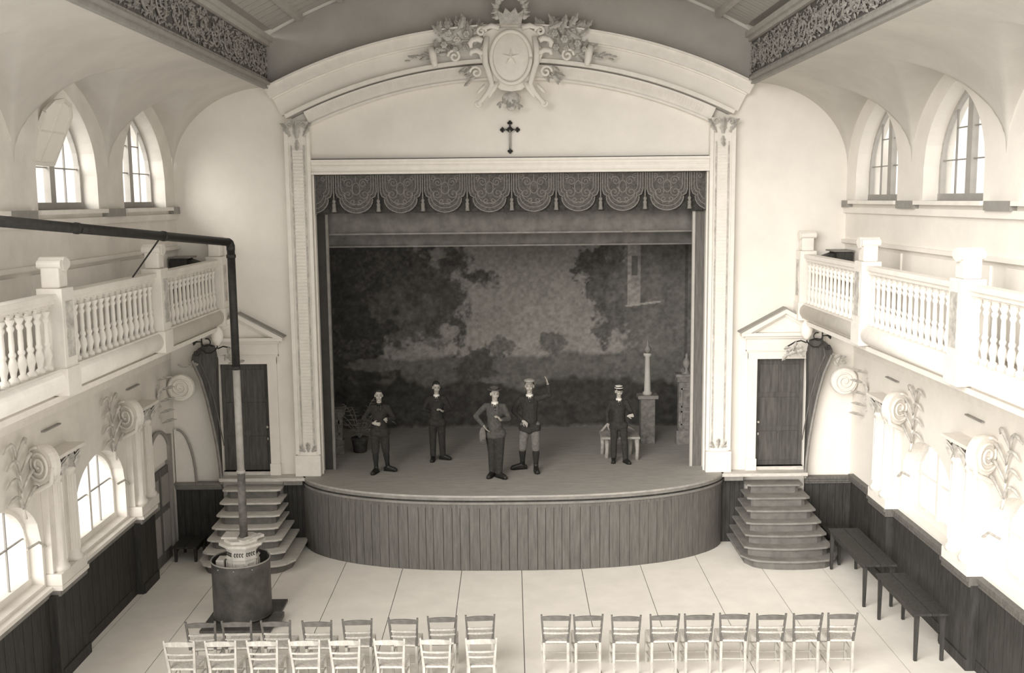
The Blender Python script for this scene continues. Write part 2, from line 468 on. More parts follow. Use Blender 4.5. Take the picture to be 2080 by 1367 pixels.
wl_left = side(-1); wl_right = side(1)

# side door of the left wall, near the stage, with arched top and leaf standing ajar
d3 = empty('door_3', kind='structure', loc=(-6.3, -1.1, 0))
mb = MB(); mb.box(-6.40, -6.28, -1.75, -1.62, 0, 2.3); mb.box(-6.40, -6.28, -.62, -.5, 0, 2.3)
mb.build('jamb', M['cornice'], d3)
MB().box(-6.37, -6.33, -1.62, -1.12, 0.02, 1.75).build('leaf', M['midwood'], d3)
MB().box(-6.37, -6.33, -1.10, -.62, 0.02, 1.75).build('leaf', M['midwood'], d3)
for yy in (-1.55, -1.03):
    MB().box(-6.33, -6.31, yy, yy + .34, .25, .95).build('panel', M['cornice'], d3)
    MB().box(-6.33, -6.31, yy, yy + .34, 1.08, 1.62).build('panel', M['cornice'], d3)
mb = MB(); pts = arc(-1.12, 1.85, .60, 0, PI, 16)
mb.tube([(-6.31, p[0], p[1]) for p in pts], .035, 6); mb.build('arch_moulding', M['cornice'], d3)
mb = MB(); mb.add([(-6.335, -1.12, 1.85)] + [(-6.335, p[0], p[1]) for p in pts], [(0, i, i + 1) for i in range(1, 17)])
mb.build('fanlight', M['lampglass'], d3)
# arched shutter edge against the back wall
mb = MB(); cpts = [(-6.30 + .32 * math.sin(t * PI / 2), 1.27 + 1.02 * math.cos(t * PI / 2)) for t in [i / 12 for i in range(13)]]
mb.tube([(p[0], -.12, p[1]) for p in cpts], .022, 6)
mb.build('shutter_edge', M['cornice'], d3)
MB().prism([(-6.36, 1.27)] + cpts[::-1] + [(-6.36, 2.29)], 1, -.11, -.07).build('shutter', M['paintwood'], d3)

# ceiling: vault of boards between long beams, floral friezes on both sides
ce = empty('ceiling', kind='structure', loc=(0, -4.5, 9.4))
beams = [0.0, 1.05, 2.10, 2.98, 3.72]
edges = sorted(set([-b for b in beams] + beams))
lanes = [-4.24] + edges + [4.24]
sh = MB()   # closed shell above the boards
xs = [-4.5 + 9 * i / 40 for i in range(41)]
for a, b in zip(xs[:-1], xs[1:]):
    za, zb = z_vault(min(4.4, abs(a))) + .10, z_vault(min(4.4, abs(b))) + .10
    sh.add([(a, YF, za), (b, YF, zb), (b, .3, zb), (a, .3, za)], [(0, 1, 2, 3)])
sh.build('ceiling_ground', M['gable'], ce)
board_me = {}
PITCH = .34
for li, (a, b) in enumerate(zip(lanes[:-1], lanes[1:])):
    nb = int((-YF - .9) / PITCH)
    for k in range(nb):
        y1 = -.28 - k * PITCH; y0 = y1 - PITCH + .03
        if li not in board_me:
            mb = MB(); n = 3
            xx = [a + .05 + (b - a - .1) * i / n for i in range(n + 1)]
            v = []
            for dz in (0.0, .06):
                for x in xx:
                    v += [(x, -PITCH + .035, z_vault(abs(x)) + dz - 9.4), (x, 0, z_vault(abs(x)) + dz - 9.4)]
            m_ = 2 * (n + 1); f = []
            for i in range(n):
                f += [(2 * i, 2 * i + 1, 2 * i + 3, 2 * i + 2), (m_ + 2 * i, m_ + 2 * i + 2, m_ + 2 * i + 3, m_ + 2 * i + 1),
                      (2 * i, 2 * i + 2, m_ + 2 * i + 2, m_ + 2 * i), (2 * i + 1, m_ + 2 * i + 1, m_ + 2 * i + 3, 2 * i + 3)]
            f += [(0, m_, m_ + 1, 1), (2 * n, 2 * n + 1, m_ + 2 * n + 1, m_ + 2 * n)]
            o = MB().add(v, f).build('ceiling_board', M['ceilboard'], ce, local=True); board_me[li] = o
            o.location = (0, y1 + 4.5, 0)
        else:
            o = obj_copy(board_me[li]); o.location = (0, y1 + 4.5, 0)
for x in edges:
    z = z_vault(abs(x)); MB().box(x - .055, x + .055, YF, -.12, z - .07, z + .08).build('ceiling_beam', M['ceilbeam'], ce)
# leaf used in the friezes
for sg in (-1, 1):
    X = sg * 4.36
    def slab(nm, d, z0, z1, m): MB().box(*sorted((X - sg * d, X + sg * (.03 if z0 < 8.615 else .25))), YF, -.02, z0, z1).build(nm, m, ce)
    slab('frieze', 0, 8.62, 9.34, M['frieze'])
    slab('cornice_moulding', .05, 8.50, 8.56, M['cornice']); slab('cornice_moulding', .10, 8.56, 8.61, M['cornice']); slab('cornice_moulding', .04, 8.61, 8.68, M['friezeleaf'])
    slab('cornice_moulding', .07, 9.26, 9.33, M['ceilbeam']); slab('cornice_moulding', .13, 9.33, 9.42, M['ceilbeam'])
    mb = MB()
    for k in range(1500):
        y = random.uniform(YF, -.08); z = random.uniform(8.72, 9.22)
        a = random.uniform(0, 2 * PI); L = random.uniform(.05, .11); W = L * random.uniform(.3, .5); e = random.uniform(.015, .06)
        c, s_ = math.cos(a), math.sin(a)
        def q(u, v_, d): return (X - sg * d, y + u * c - v_ * s_, z + u * s_ + v_ * c)
        mb.add([q(-L / 2, 0, .003), q(0, W / 2, .012), q(L / 2, 0, e * .6), q(0, -W / 2, .012), q(.1 * L, 0, e)],
               [(0, 1, 4), (1, 2, 4), (2, 3, 4), (3, 0, 4)])
    mb.build('frieze_foliage', M['friezeleaf'], ce, kind='stuff')
    mb = MB()
    for k in range(15):
        yc = -.35 - k * .6
        pts = spiral(yc, 8.97, .22, 1.3, PI * (k % 2), 18, sgn=1 if k % 2 else -1)
        mb.tube([(X - sg * .03, p[0], p[1]) for p in pts], .016, 5)
    mb.build('frieze_scroll', M['friezeleaf'], ce)

# backstage box
mb = MB()
mb.add([(-5.2, .46, 0), (-5.2, 4.4, 0), (-5.2, 4.4, 8.2), (-5.2, .46, 8.2)], [(0, 1, 2, 3)])
mb.add([(5.2, .46, 0), (5.2, 4.4, 0), (5.2, 4.4, 8.2), (5.2, .46, 8.2)], [(0, 1, 2, 3)])
mb.add([(-5.2, 4.4, 0), (5.2, 4.4, 0), (5.2, 4.4, 8.2), (-5.2, 4.4, 8.2)], [(0, 1, 2, 3)])
mb.add([(-5.2, .46, 8.2), (5.2, .46, 8.2), (5.2, 4.4, 8.2), (-5.2, 4.4, 8.2)], [(0, 1, 2, 3)])
mb.build('wall_backstage', M['stagewall'], kind='structure')

# ================================================================== STAGE
st = empty('stage', 'raised wooden stage with curved boarded front under the arch', 'stage', (0, -.5, 0))
HX = 4.00
def lip(x, d=0.0):
    t = min(1, abs(x) / (HX - d * .6)); return -(1.60 - d) * (max(0, 1 - t ** 2.6)) ** .60
N = 90
xx = [-HX * math.cos(PI * i / N) for i in range(N + 1)]
def slabcurve(d, z0, z1, m, name, back=0.0):
    xs_ = [x * (HX - d * .6) / HX for x in xx]
    poly = [(x, lip(x, d)) for x in xs_]
    poly = [(xs_[0], back)] + poly[1:-1] + [(xs_[-1], back)]
    return MB().prism(poly, 2, z0, z1).build(name, m, st)
slabcurve(0.0, S - .035, S, M['deck'], 'deck', -.001)
slabcurve(0.015, S - .09, S - .035, M['capwood'], 'edge_moulding')
slabcurve(0.05, S - .13, S - .09, M['darkwood'], 'edge_moulding')
slabcurve(0.03, S - .17, S - .13, M['capwood'], 'edge_moulding')
slabcurve(0.055, S - .24, S - .17, M['midwood'], 'edge_moulding')
MB().box(-5.15, 5.15, 0.0, 4.35, S - .035, S).build('rear_deck', M['deck'], st)
# boards of the apron, following the curve
dl = [(x, lip(x, .06)) for x in [-(HX - .036) * math.cos(PI * i / 600) for i in range(601)]]
dl = [(p[0], min(p[1], -.11) if abs(p[0]) > 3.9 else p[1]) for p in dl]
acc = 0; last = dl[0]; knots = [dl[0]]; step = .165
for p, q in zip(dl[:-1], dl[1:]):
    acc += math.hypot(q[0] - p[0], q[1] - p[1])
    if acc >= step: knots.append(q); acc = 0; step = random.choice((.13, .15, .17))
for i, (p, q) in enumerate(zip(knots[:-1], knots[1:])):
    dx, dy = q[0] - p[0], q[1] - p[1]; L = math.hypot(dx, dy); ux, uy = dx / L, dy / L; g = .004
    nx_, ny_ = -uy, ux
    off = random.uniform(-.003, .003)
    a = (p[0] + ux * g - nx_ * off, p[1] + uy * g - ny_ * off); b = (q[0] - ux * g - nx_ * off, q[1] - uy * g - ny_ * off)
    c = (b[0] + nx_ * .025, b[1] + ny_ * .025); d = (a[0] + nx_ * .025, a[1] + ny_ * .025)
    MB().prism([a, b, c, d], 2, 0.0, S - .23).build('front_board', M['midwood'], st)
slabcurve(.10, 0.0, S - .25, M['darkwood'], 'apron_core')
for sg in (-1, 1):   # landings at stage level beside the arch
    MB().box(*sorted((sg * 3.9, sg * 5.50)), -.30, -.001, S - .06, S).build('landing', M['stair'], st)
    MB().box(*sorted((sg * 3.95, sg * 4.3)), -.28, -.11, 1.24, S - .06).build('landing_fascia', M['capwood'], st)

# ---- proscenium arch
pa = empty('proscenium_arch', 'white moulded stage arch with fluted side posts and segmental top', 'arch', (0, -.1, S))
for sg in (-1, 1):
    def pb(name, x0, x1, d, z0, z1, m=M['stucco'], par=pa, **k): return MB().box(*sorted((sg * x0, sg * x1)), -d, -.001, z0, z1).build(name, m, par, **k)
    p = pb('side_post', 3.63, 4.05, .15, S, 7.93, bevel=.006)
    pb('outer_moulding', 4.00, 4.07, .18, S + .42, 7.88, par=p); pb('inner_moulding', 3.61, 3.67, .18, S + .42, 7.88, par=p)
    rb = MB(); z = S + .62
    while z < 7.45: rb.box(*sorted((sg * 3.74, sg * 3.93)), -.168, -.15, z, z + .032); z += .062
    rb.build('reeding', M['stucco'], p, kind='stuff')
    pb('inner_bead', 3.71, 3.73, .175, S + .5, 7.5, M['ornament'], p); pb('inner_bead', 3.94, 3.96, .175, S + .5, 7.5, M['ornament'], p)
    pb('base_block', 3.61, 4.09, .20, S, S + .40, bevel=.01)
    pb('opening_edge', 3.585, 3.64, .02, S, 6.98, M['stucco'])
# archivolt bands
def band(name, R0, R1, d, m, xlim, par=pa):
    mb = MB(); n = 60; v = []; f = []
    for i in range(n + 1):
        x = -1 + 2 * i / n
        a = math.asin(xlim / ((R0 + R1) / 2)) * x
        for R in (R0, R1):
            for y in (-d, -.001): v.append((R * math.sin(a), y, -.07 + R * math.cos(a)))
    for i in range(n):
        b = 4 * i; c = b + 4
        f += [(b, c, c + 2, b + 2), (b, b + 1, c + 1, c), (b + 2, c + 2, c + 3, b + 3)]
    f += [(0, 2, 3, 1), (4 * n, 4 * n + 1, 4 * n + 3, 4 * n + 2)]
    return mb.add(v, f).build(name, m, par)
band('arch_inner_band', 8.73, 8.97, .14, M['stucco'], 3.66)
band('arch_groove', 8.97, 9.00, .08, M['cornice'], 3.95)
band('arch_fillet', 9.00, 9.07, .20, M['stucco'], 4.03)
band('arch_groove', 9.07, 9.085, .10, M['cornice'], 4.03)
band('arch_fascia', 9.085, 9.40, .10, M['plaster'], 4.18)
band('arch_fillet', 9.40, 9.43, .15, M['stucco'], 4.26)
band('arch_crown_moulding', 9.43, 9.62, .22, M['stucco'], 4.33)
band('arch_crown_edge', 9.62, 9.65, .27, M['stucco'], 4.36)
band('arch_inner_edge', 8.70, 8.735, .17, M['stucco'], 3.62)
rb = MB(); a = -.40
while a < .40:
    if abs(a) > .06:
        c, s_ = math.cos(a), math.sin(a)
        rb.bar((8.80 * s_, -.145, -.07 + 8.80 * c), (8.92 * s_, -.145, -.07 + 8.92 * c), .022, .02, up=(0, 1, 0))
    a += .0062
rb.build('arch_reeding', M['stucco'], pa, kind='stuff')
# lintel across the opening and the tympanum mouldings
for (z0, z1, d) in ((6.98, 7.20, .10), (7.20, 7.245, .15), (6.98, 7.02, .13), (7.11, 7.135, .12)):
    MB().box(-3.64, 3.64, -d, -.001, z0, z1).build('lintel', M['stucco'], pa)
MB().box(-3.64, 3.64, -.06, -.001, 7.245, 7.262).build('lintel_joint', M['iron'], pa)

# ---- acanthus leaf mesh (shared)
def leaf_mb(L=.2, W=.1, curl=.06, lobes=3, thick=.012):
    """leaf from origin along +z, front towards -y"""
    mb = MB(); n = lobes * 4; v = []
    for i in range(n + 1):
        t = i / n; w_ = W / 2 * (math.sin(PI * min(1, t * .93 + .07)) ** .7) * (1 - .32 * abs(math.sin(t * lobes * PI)))
        y = -curl * t * t
        v += [(-w_, y + .25 * w_, t * L), (0, y - .35 * W * math.sin(PI * t) * .5 - thick, t * L), (w_, y + .25 * w_, t * L)]
    f = []
    for i in range(n):
        b = 3 * i; f += [(b, b + 1, b + 4, b + 3), (b + 1, b + 2, b + 5, b + 4)]
    return mb.add(v, f)
def place_leaf(proto, parent, x, z, y, ang, s, sx=1, tilt=0.0):
    o = obj_copy(proto, parent)
    root = parent
    while root.parent: root = root.parent
    off = ORG.get(root.name, Vector((0, 0, 0)))
    o.location = Vector((x, y, z)) - off
    o.rotation_euler = (tilt, ang, 0); o.scale = (s * sx, s, s)
    return o

# ---- capitals of the posts
def foliage_cluster(name, label_, cx, cz, y, spread, cnt, size, parent=None, m='ornament', fan=(0, 2 * PI)):
    base = empty(name) if parent is None else None
    return base
LEAF = leaf_mb().build('leaf', M['ornament'], pa, smooth=False, local=True); 
LEAF.location = Vector((-3.84, -.20, 7.62)) - ORG[pa.name]; LEAF.rotation_euler = (0, 0, 0); LEAF.scale = (1.2, 1.2, 1.4)
for sg in (-1, 1):
    for (dx, dz, an, s) in ((-.12, .02, -.6, 1.1), (.12, .02, .6, 1.1), (-.14, .16, -1.0, .9), (.14, .16, 1.0, .9), (0, -.04, PI, 1.0), (0, .0, .0, 1.5)):
        place_leaf(LEAF, pa, sg * 3.84 + dx, 7.64 + dz, -.17, an, s)
    for (dx, dz, an, s) in ((-.07, 0, -.5, .8), (.07, 0, .5, .8), (0, 0, 0, 1.0), (-.05, .02, -1.4, .6), (.05, .02, 1.4, .6)):
        place_leaf(LEAF, pa, sg * 3.84 + dx, S + .46 + dz, -.16, an, s)
    # volute bracket at the top of each post
    MB().tube([(sg * 3.84 + p[0], -.2, p[1]) for p in spiral(-.13, 7.86, .07, 1.4, 0, 18)], .014, 6).build('capital_volute', M['ornament'], pa)
    MB().tube([(sg * 3.84 + p[0], -.2, p[1]) for p in spiral(.13, 7.86, .07, 1.4, PI, 18, sgn=-1)], .014, 6).build('capital_volute', M['ornament'], pa)

# ---- cartouche at the crown of the arch
ct = empty('cartouche', 'carved oval star shield with scrolls and flower garlands atop the stage arch', 'ornament', (0, -.25, 8.9))
def oval_ring(rx, rz, r, y, n=40): return [(.03 + rx * math.cos(2 * PI * i / n), y, 8.99 + rz * math.sin(2 * PI * i / n)) for i in range(n + 1)]
mb = MB(); mb.ell((.03, -.30, 8.99), (.33, .07, .43), 32, 10); mb.build('medallion', M['stucco'], ct, smooth=True)
mb = MB(); mb.tube(oval_ring(.35, .45, .03, -.33), .035, 8); mb.build('oval_rim', M['stucco'], ct, smooth=True)
mb = MB(); star = []
for i in range(10):
    a = PI / 2 + i * PI / 5; r = .17 if i % 2 == 0 else .055; star.append((.03 + r * math.cos(a), 8.99 + r * math.sin(a)))
v = [(x, -.372, z) for x, z in star] + [(.03, -.41, 8.99)]
mb.add(v, [(i, (i + 1) % 10, 10) for i in range(10)]); mb.build('star', M['stucco'], ct)
# broad shield body behind the oval
body = [(-.48, 9.42), (-.30, 9.50), (0, 9.52), (.36, 9.50), (.54, 9.42), (.50, 9.25), (.62, 9.10), (.56, 8.95), (.50, 8.80), (.36, 8.55), (.22, 8.44), (.03, 8.40), (-.16, 8.44), (-.30, 8.55), (-.44, 8.80), (-.50, 8.95), (-.56, 9.10), (-.44, 9.25)]
MB().prism(body, 1, -.27, -.14).build('shield', M['stucco'], ct, bevel=.02)
for sg in (-1, 1):
    X = lambda t: .03 + sg * t
    def strap(pts, r, nm='scroll_strap', y=-.30): 
        return MB().tube([(X(a), y, b) for a, b in pts], r, 8).build(nm, M['stucco'], ct, smooth=True)
    strap([(.42, 9.35), (.46, 9.10), (.45, 8.90), (.38, 8.68), (.34, 8.52), (.42, 8.38), (.52, 8.26), (.60, 8.18)], [.05, .055, .055, .05, .05, .045, .04, .05])
    strap([(.25, 8.56), (.30, 8.46), (.37, 8.36), (.40, 8.30)], [.045, .04, .035, .02])
    strap([(.46, 8.52), (.54, 8.44), (.60, 8.38)], [.03, .03, .02])
    strap([(a, b) for a, b in spiral(.60, 8.20, .07, 1.0, PI, 14)], .022)
    strap([(a, b) for a, b in spiral(.52, 9.44, .09, 1.4, PI, 18, sgn=-1)], .026)
    strap([(.20, 9.50), (.34, 9.54), (.46, 9.50), (.52, 9.52)], [.05, .05, .04, .03])
    strap([(.50, 9.28), (.58, 9.32), (.68, 9.30), (.72, 9.24), (.70, 9.16)], [.05, .055, .05, .05, .03])
    strap([(.50, 9.06), (.60, 9.12), (.70, 9.10), (.72, 9.03)], [.045, .05, .045, .03])
    strap([(a, b) for a, b in spiral(.62, 8.74, .11, 1.4, 0, 18)], .024)
    strap([(a, b) for a, b in spiral(1.00, 9.02, .12, 1.5, 0, 20)], .024)
    # bunched ribbon bracket of the garland, sunk ends
    strap([(1.42, 9.18), (1.38, 9.05), (1.36, 8.93), (1.34, 8.84)], [.05, .07, .06, .04])
    random.seed(31 + sg)
    leaves = []
    for k in range(22):      # upper spray
        t = k / 21; leaves.append((.58 + t * .72 + random.uniform(-.05, .05), 9.50 - .10 * t + random.uniform(-.10, .09), random.uniform(-1.1, 1.3), random.uniform(.8, 1.35)))
    for k in range(22):      # middle mass
        t = k / 21; leaves.append((.62 + t * .80 + random.uniform(-.04, .04), 9.30 - .22 * t + random.uniform(-.12, .12), random.uniform(-.5, 2.6), random.uniform(.7, 1.2)))
    for k in range(9):       # thin tail along the fascia
        t = k / 8; leaves.append((1.36 + t * .42, 9.03 - .06 * t + random.uniform(-.02, .03), PI / 2 + random.uniform(-.5, .3), .75 - .2 * t))
    for k in range(10):      # lower spray
        leaves.append((.60 + random.uniform(0, .22), 8.85 - random.uniform(0, .28), random.uniform(1.2, 2.9), random.uniform(.6, .9)))
    if sg < 0:
        LF2 = leaf_mb(.2, .11, .07).build('leaf', M['ornament'], ct, local=True)
        a = leaves[0]; LF2.location = Vector((X(a[0]), -.26, a[1])) - ORG[ct.name]; LF2.rotation_euler = (-.3, sg * a[2], 0)
        leaves = leaves[1:]
    for (a, b, an, s) in leaves: place_leaf(LF2, ct, X(a), b, -.22 - random.uniform(0, .10), sg * an, s, tilt=-random.uniform(0, .6))
    for (a, b, r) in ((.78, 9.40, .06), (.95, 9.30, .07), (1.10, 9.42, .06), (1.18, 9.22, .06), (.80, 9.16, .06), (1.30, 9.12, .05), (.98, 9.14, .05)):
        mb = MB()
        for q in range(6):
            t = q * PI / 3; mb.ell((X(a) + .6 * r * math.cos(t), -.32, b + .6 * r * math.sin(t)), (.5 * r, .3 * r, .5 * r), 6, 4)
        mb.ell((X(a), -.34, b), (.35 * r, .3 * r, .35 * r), 6, 4); mb.build('rosette', M['ornament'], ct, smooth=True)
# crown of flowers at the top
mb = MB()
for q in range(13):
    t = PI * (-.12 + 1.24 * q / 12); mb.ell((.03 + .26 * math.cos(t), -.30, 9.80 + .27 * math.sin(t)), (.065, .05, .065), 8, 5)
mb.build('flower_crown', M['ornament'], ct, smooth=True)
for q in range(13):
    t = PI * (-.12 + 1.24 * q / 12); place_leaf(LF2, ct, .03 + .25 * math.cos(t), 9.80 + .26 * math.sin(t), -.34, PI / 2 - t + random.uniform(-.4, .4), .55)
mb = MB(); mb.prism([(-.16, 9.56), (.22, 9.56), (.26, 9.80), (.16, 9.74), (.12, 9.84), (.03, 9.76), (-.06, 9.84), (-.10, 9.74), (-.20, 9.80)], 1, -.36, -.20)
mb.build('crown', M['ornament'], ct, bevel=.01)
mb = MB(); mb.ell((.03, -.24, 8.28), (.17, .09, .13), 12, 7); mb.ell((.03, -.26, 8.14), (.09, .06, .08), 10, 6); mb.build('pendant', M['ornament'], ct, smooth=True)
for k in range(16):
    place_leaf(LF2, ct, .03 + random.uniform(-.20, .20), 8.34 - random.uniform(0, .2), -.30, PI + random.uniform(-1.1, 1.1), .6)

# ---- crucifix
cx = empty('crucifix', 'small dark wall crucifix with trefoil ends above the stage lintel', 'crucifix', (0, -.03, 7.34))
MB().box(-.014, .014, -.05, -.002, 7.36, 7.86).build('upright', M['iron'], cx); MB().box(-.13, .13, -.05, -.002, 7.735, 7.765).build('crossbar', M['iron'], cx)
def tre(x, z, dx, dz):
    mb = MB()
    for (a, b) in ((dx, dz), (dz, dx), (-dz, -dx)): mb.ell((x + a * .025, -.04, z + b * .025), (.024, .02, .024), 8, 5)
    mb.build('trefoil', M['iron'], cx, smooth=True)
tre(0, 7.87, 0, 1); tre(-.135, 7.75, -1, 0); tre(.135, 7.75, 1, 0); tre(0, 7.37, 0, -1)
mb = MB(); mb.ell((0, -.05, 7.75), (.055, .03, .055), 10, 6); mb.build('boss', M['iron'], cx, smooth=True)
mb = MB(); mb.cap((0, -.065, 7.69), (0, -.065, 7.52), .014, .010, 8); mb.cap((0, -.065, 7.52), (.004, -.065, 7.42), .010, .007, 8); mb.ell((0, -.07, 7.725), (.013, .013, .017), 8, 5)
mb.cap((0, -.065, 7.69), (-.09, -.06, 7.75), .007, .005, 6); mb.cap((0, -.065, 7.69), (.09, -.06, 7.75), .007, .005, 6); mb.build('corpus', M['ceilbeam'], cx, smooth=True)

# ---- stage doors with pediments
def stage_door(sg, n):
    d = empty('door_%d' % n, kind='structure', loc=(sg * 5.03, 0, S))
    def b(name, x0, x1, y0, y1, z0, z1, m, par=d, bevel=0): return MB().box(*sorted((sg * x0, sg * x1)), y0, y1, z0, z1).build(name, m, par, bevel=bevel)
    lf = b('leaf', 4.58, 5.48, .10, .15, S + .06, 3.49, M['doorwood'])
    for (x0, x1) in ((4.66, 5.00), (5.06, 5.40)):
        for (z0, z1) in ((S + .16, 2.1), (2.2, 2.75), (2.85, 3.38)): b('panel', x0, x1, .085, .10, z0, z1, M['doorwood'], lf)
    mb = MB(); mb.ell((sg * 4.64, .06, 2.28), (.025, .03, .025), 8, 6); mb.ell((sg * 4.64, .07, 2.05), (.015, .02, .03), 8, 6); mb.build('knob', M['enamel'], lf, smooth=True)
    b('threshold', 4.55, 5.50, -.04, .12, S, S + .06, M['stair'])
    b('casing', 4.40, 4.575, -.06, -.001, S, 3.62, M['paintwood'], bevel=.008); pass
    b('casing', 4.40, 5.62, -.062, -.001, 3.505, 3.64, M['paintwood'])
    b('plinth', 4.385, 4.585, -.08, -.001, S, S + .22, M['paintwood'])
    b('frieze_board', 4.36, 5.72, -.07, -.001, 3.64, 3.90, M['paintwood']); b('architrave', 4.36, 5.72, -.09, -.001, 3.655, 3.675, M['paintwood'])
    b('bed_moulding', 4.32, 5.76, -.13, -.001, 3.90, 3.95, M['paintwood']); b('cornice', 4.24, 5.84, -.20, -.001, 3.95, 4.01, M['paintwood'])
    MB().prism([(sg * 4.42, 4.01), (sg * 5.66, 4.01), (sg * 5.04, 4.34)], 1, -.07, -.001).build('tympanum', M['stucco'], d)
    for e in (4.22, 5.86):
        s2 = 1 if e < 5 else -1
        mb = MB(); mb.prism([(sg * e, 4.01), (sg * (e + s2 * .18), 4.01), (sg * 5.04, 4.40 - .03), (sg * 5.04, 4.46)], 1, -.22, -.001); mb.build('raking_cornice', M['paintwood'], d)
        mb = MB(); mb.prism([(sg * (e + s2 * .18), 4.01), (sg * (e + s2 * .28), 4.01), (sg * 5.04, 4.32), (sg * 5.04, 4.37)], 1, -.14, -.001); mb.build('raking_moulding', M['stucco'], d)
        mb = MB(); mb.bar((sg * (e - s2 * .02), -.12, 4.025), (sg * 5.04, -.12, 4.475), .26, .02, up=(0, 0, 1)); mb.build('pediment_capping', M['cornice'], d)
    return d
stage_door(-1, 1); stage_door(1, 2)

# ---- curved dark screens beside the doors
for sg in (-1, 1):
    top = 3.90
    edge = [(5.50, 1.27), (5.515, 1.6), (5.55, 2.0), (5.61, 2.4), (5.69, 2.85), (5.79, 3.25), (5.93, 3.60), (5.90, 3.72), (5.78, 3.84), (5.66, top)]
    inner = [(5.52, 3.86), (5.47, 3.6), (5.485, 3.0), (5.485, 1.5), (5.485, 1.385), (5.49, 1.385), (5.49, 1.27)]
    sc = empty('door_screen', ('curved dark wooden screen beside the left stage door' if sg < 0 else 'curved dark wooden screen beside the right stage door'), 'screen', (sg * 5.6, -.15, 1.27))
    MB().prism([(sg * a, b) for a, b in edge + inner], 1, -.24, -.07).build('panel', M['screenwood'], sc)
    mb = MB(); mb.tube([(sg * (a - .03), -.25, b) for a, b in edge[:7]], .03, 6); mb.build('edge_moulding', M['capwood'], sc)
    mb = MB(); mb.tube([(sg * (a - .16), -.25, b) for a, b in edge[2:8]], .012, 5); mb.build('bead', M['midwood'], sc)
    # gas bracket lamp on top
    lm = empty('gas_lamp', ('scrolled gas lamp with white globe and horn above left stage door' if sg < 0 else 'scrolled gas lamp with white globe and horn above right stage door'), 'lamp', (sg * 5.66, -.3, 3.85))
    Y = -.32
    MB().tube([(sg * 5.69, Y, 3.80), (sg * 5.69, Y, 4.22)], .014, 8).build('stem', M['iron'], lm)
    MB().tube([(sg * 5.69, Y, 4.20), (sg * 5.76, Y, 4.25), (sg * 5.82, Y, 4.26)], .012, 6).build('top_tip', M['iron'], lm)
    MB().lathe([(.010, 0), (.012, sg * .08), (.02, sg * .11), (.045, sg * .13), (.065, sg * .15), (.07, sg * .155)], (sg * 5.68, Y, 3.97), 14, axis=0).build('horn', M['iron'], lm, smooth=True)
    MB().tube([(sg * p[0], Y, p[1]) for p in spiral(5.60, 3.97, .10, .8, 0, 16, sgn=-1, k=.5)], .012, 6).build('scroll_arm', M['iron'], lm)
    MB().tube([(sg * p[0], Y, p[1]) for p in [(5.70, 3.84), (5.62, 3.76), (5.52, 3.76), (5.44, 3.82), (5.40, 3.88)]], .013, 6).build('scroll_arm', M['iron'], lm)
    MB().tube([(sg * p[0], Y, p[1]) for p in [(5.40, 3.84), (5.30, 3.88), (5.20, 3.86), (5.10, 3.80), (5.03, 3.76)]], .014, 6).build('scroll_arm', M['iron'], lm)
    MB().tube([(sg * p[0], Y, p[1]) for p in spiral(5.80, 3.76, .06, 1.3, PI, 16, sgn=1, k=.2)], .009, 6).build('scroll_arm', M['iron'], lm)
    MB().tube([(sg * 5.41, Y, 3.84), (sg * 5.41, Y, 4.02)], .008, 6).build('burner', M['iron'], lm)
    MB().lathe([(.03, 0), (.05, .02), (.10, .10), (.115, .19), (.10, .27), (.06, .33), (.05, .36)], (sg * 5.40, Y, 3.90), 16).build('glass_globe', M['lampglass'], lm, smooth=True)
    MB().lathe([(.005, .06), (.04, .05), (.10, .02), (.12, 0)], (sg * 5.40, Y, 4.30), 14).build('smoke_cap', M['enamel'], lm, smooth=True)
    lfp = leaf_mb(.16, .09, .05).build('leaf', M['ornament'], lm, local=True)
    lfp.location = Vector((sg * 5.2, Y, 3.72)) - ORG[lm.name]
    for k in range(12): place_leaf(lfp, lm, sg * (5.33 - random.uniform(0, .34)), 3.78 - random.uniform(0, .20), Y - random.uniform(0, .05), random.uniform(-2.5, 2.5), random.uniform(.7, 1.1))
    for k in range(7): place_leaf(lfp, lm, sg * (5.90 + random.uniform(0, .16)), 3.52 - random.uniform(-.05, .14), Y + .1, random.uniform(-2.5, 2.5), random.uniform(.7, 1.0))

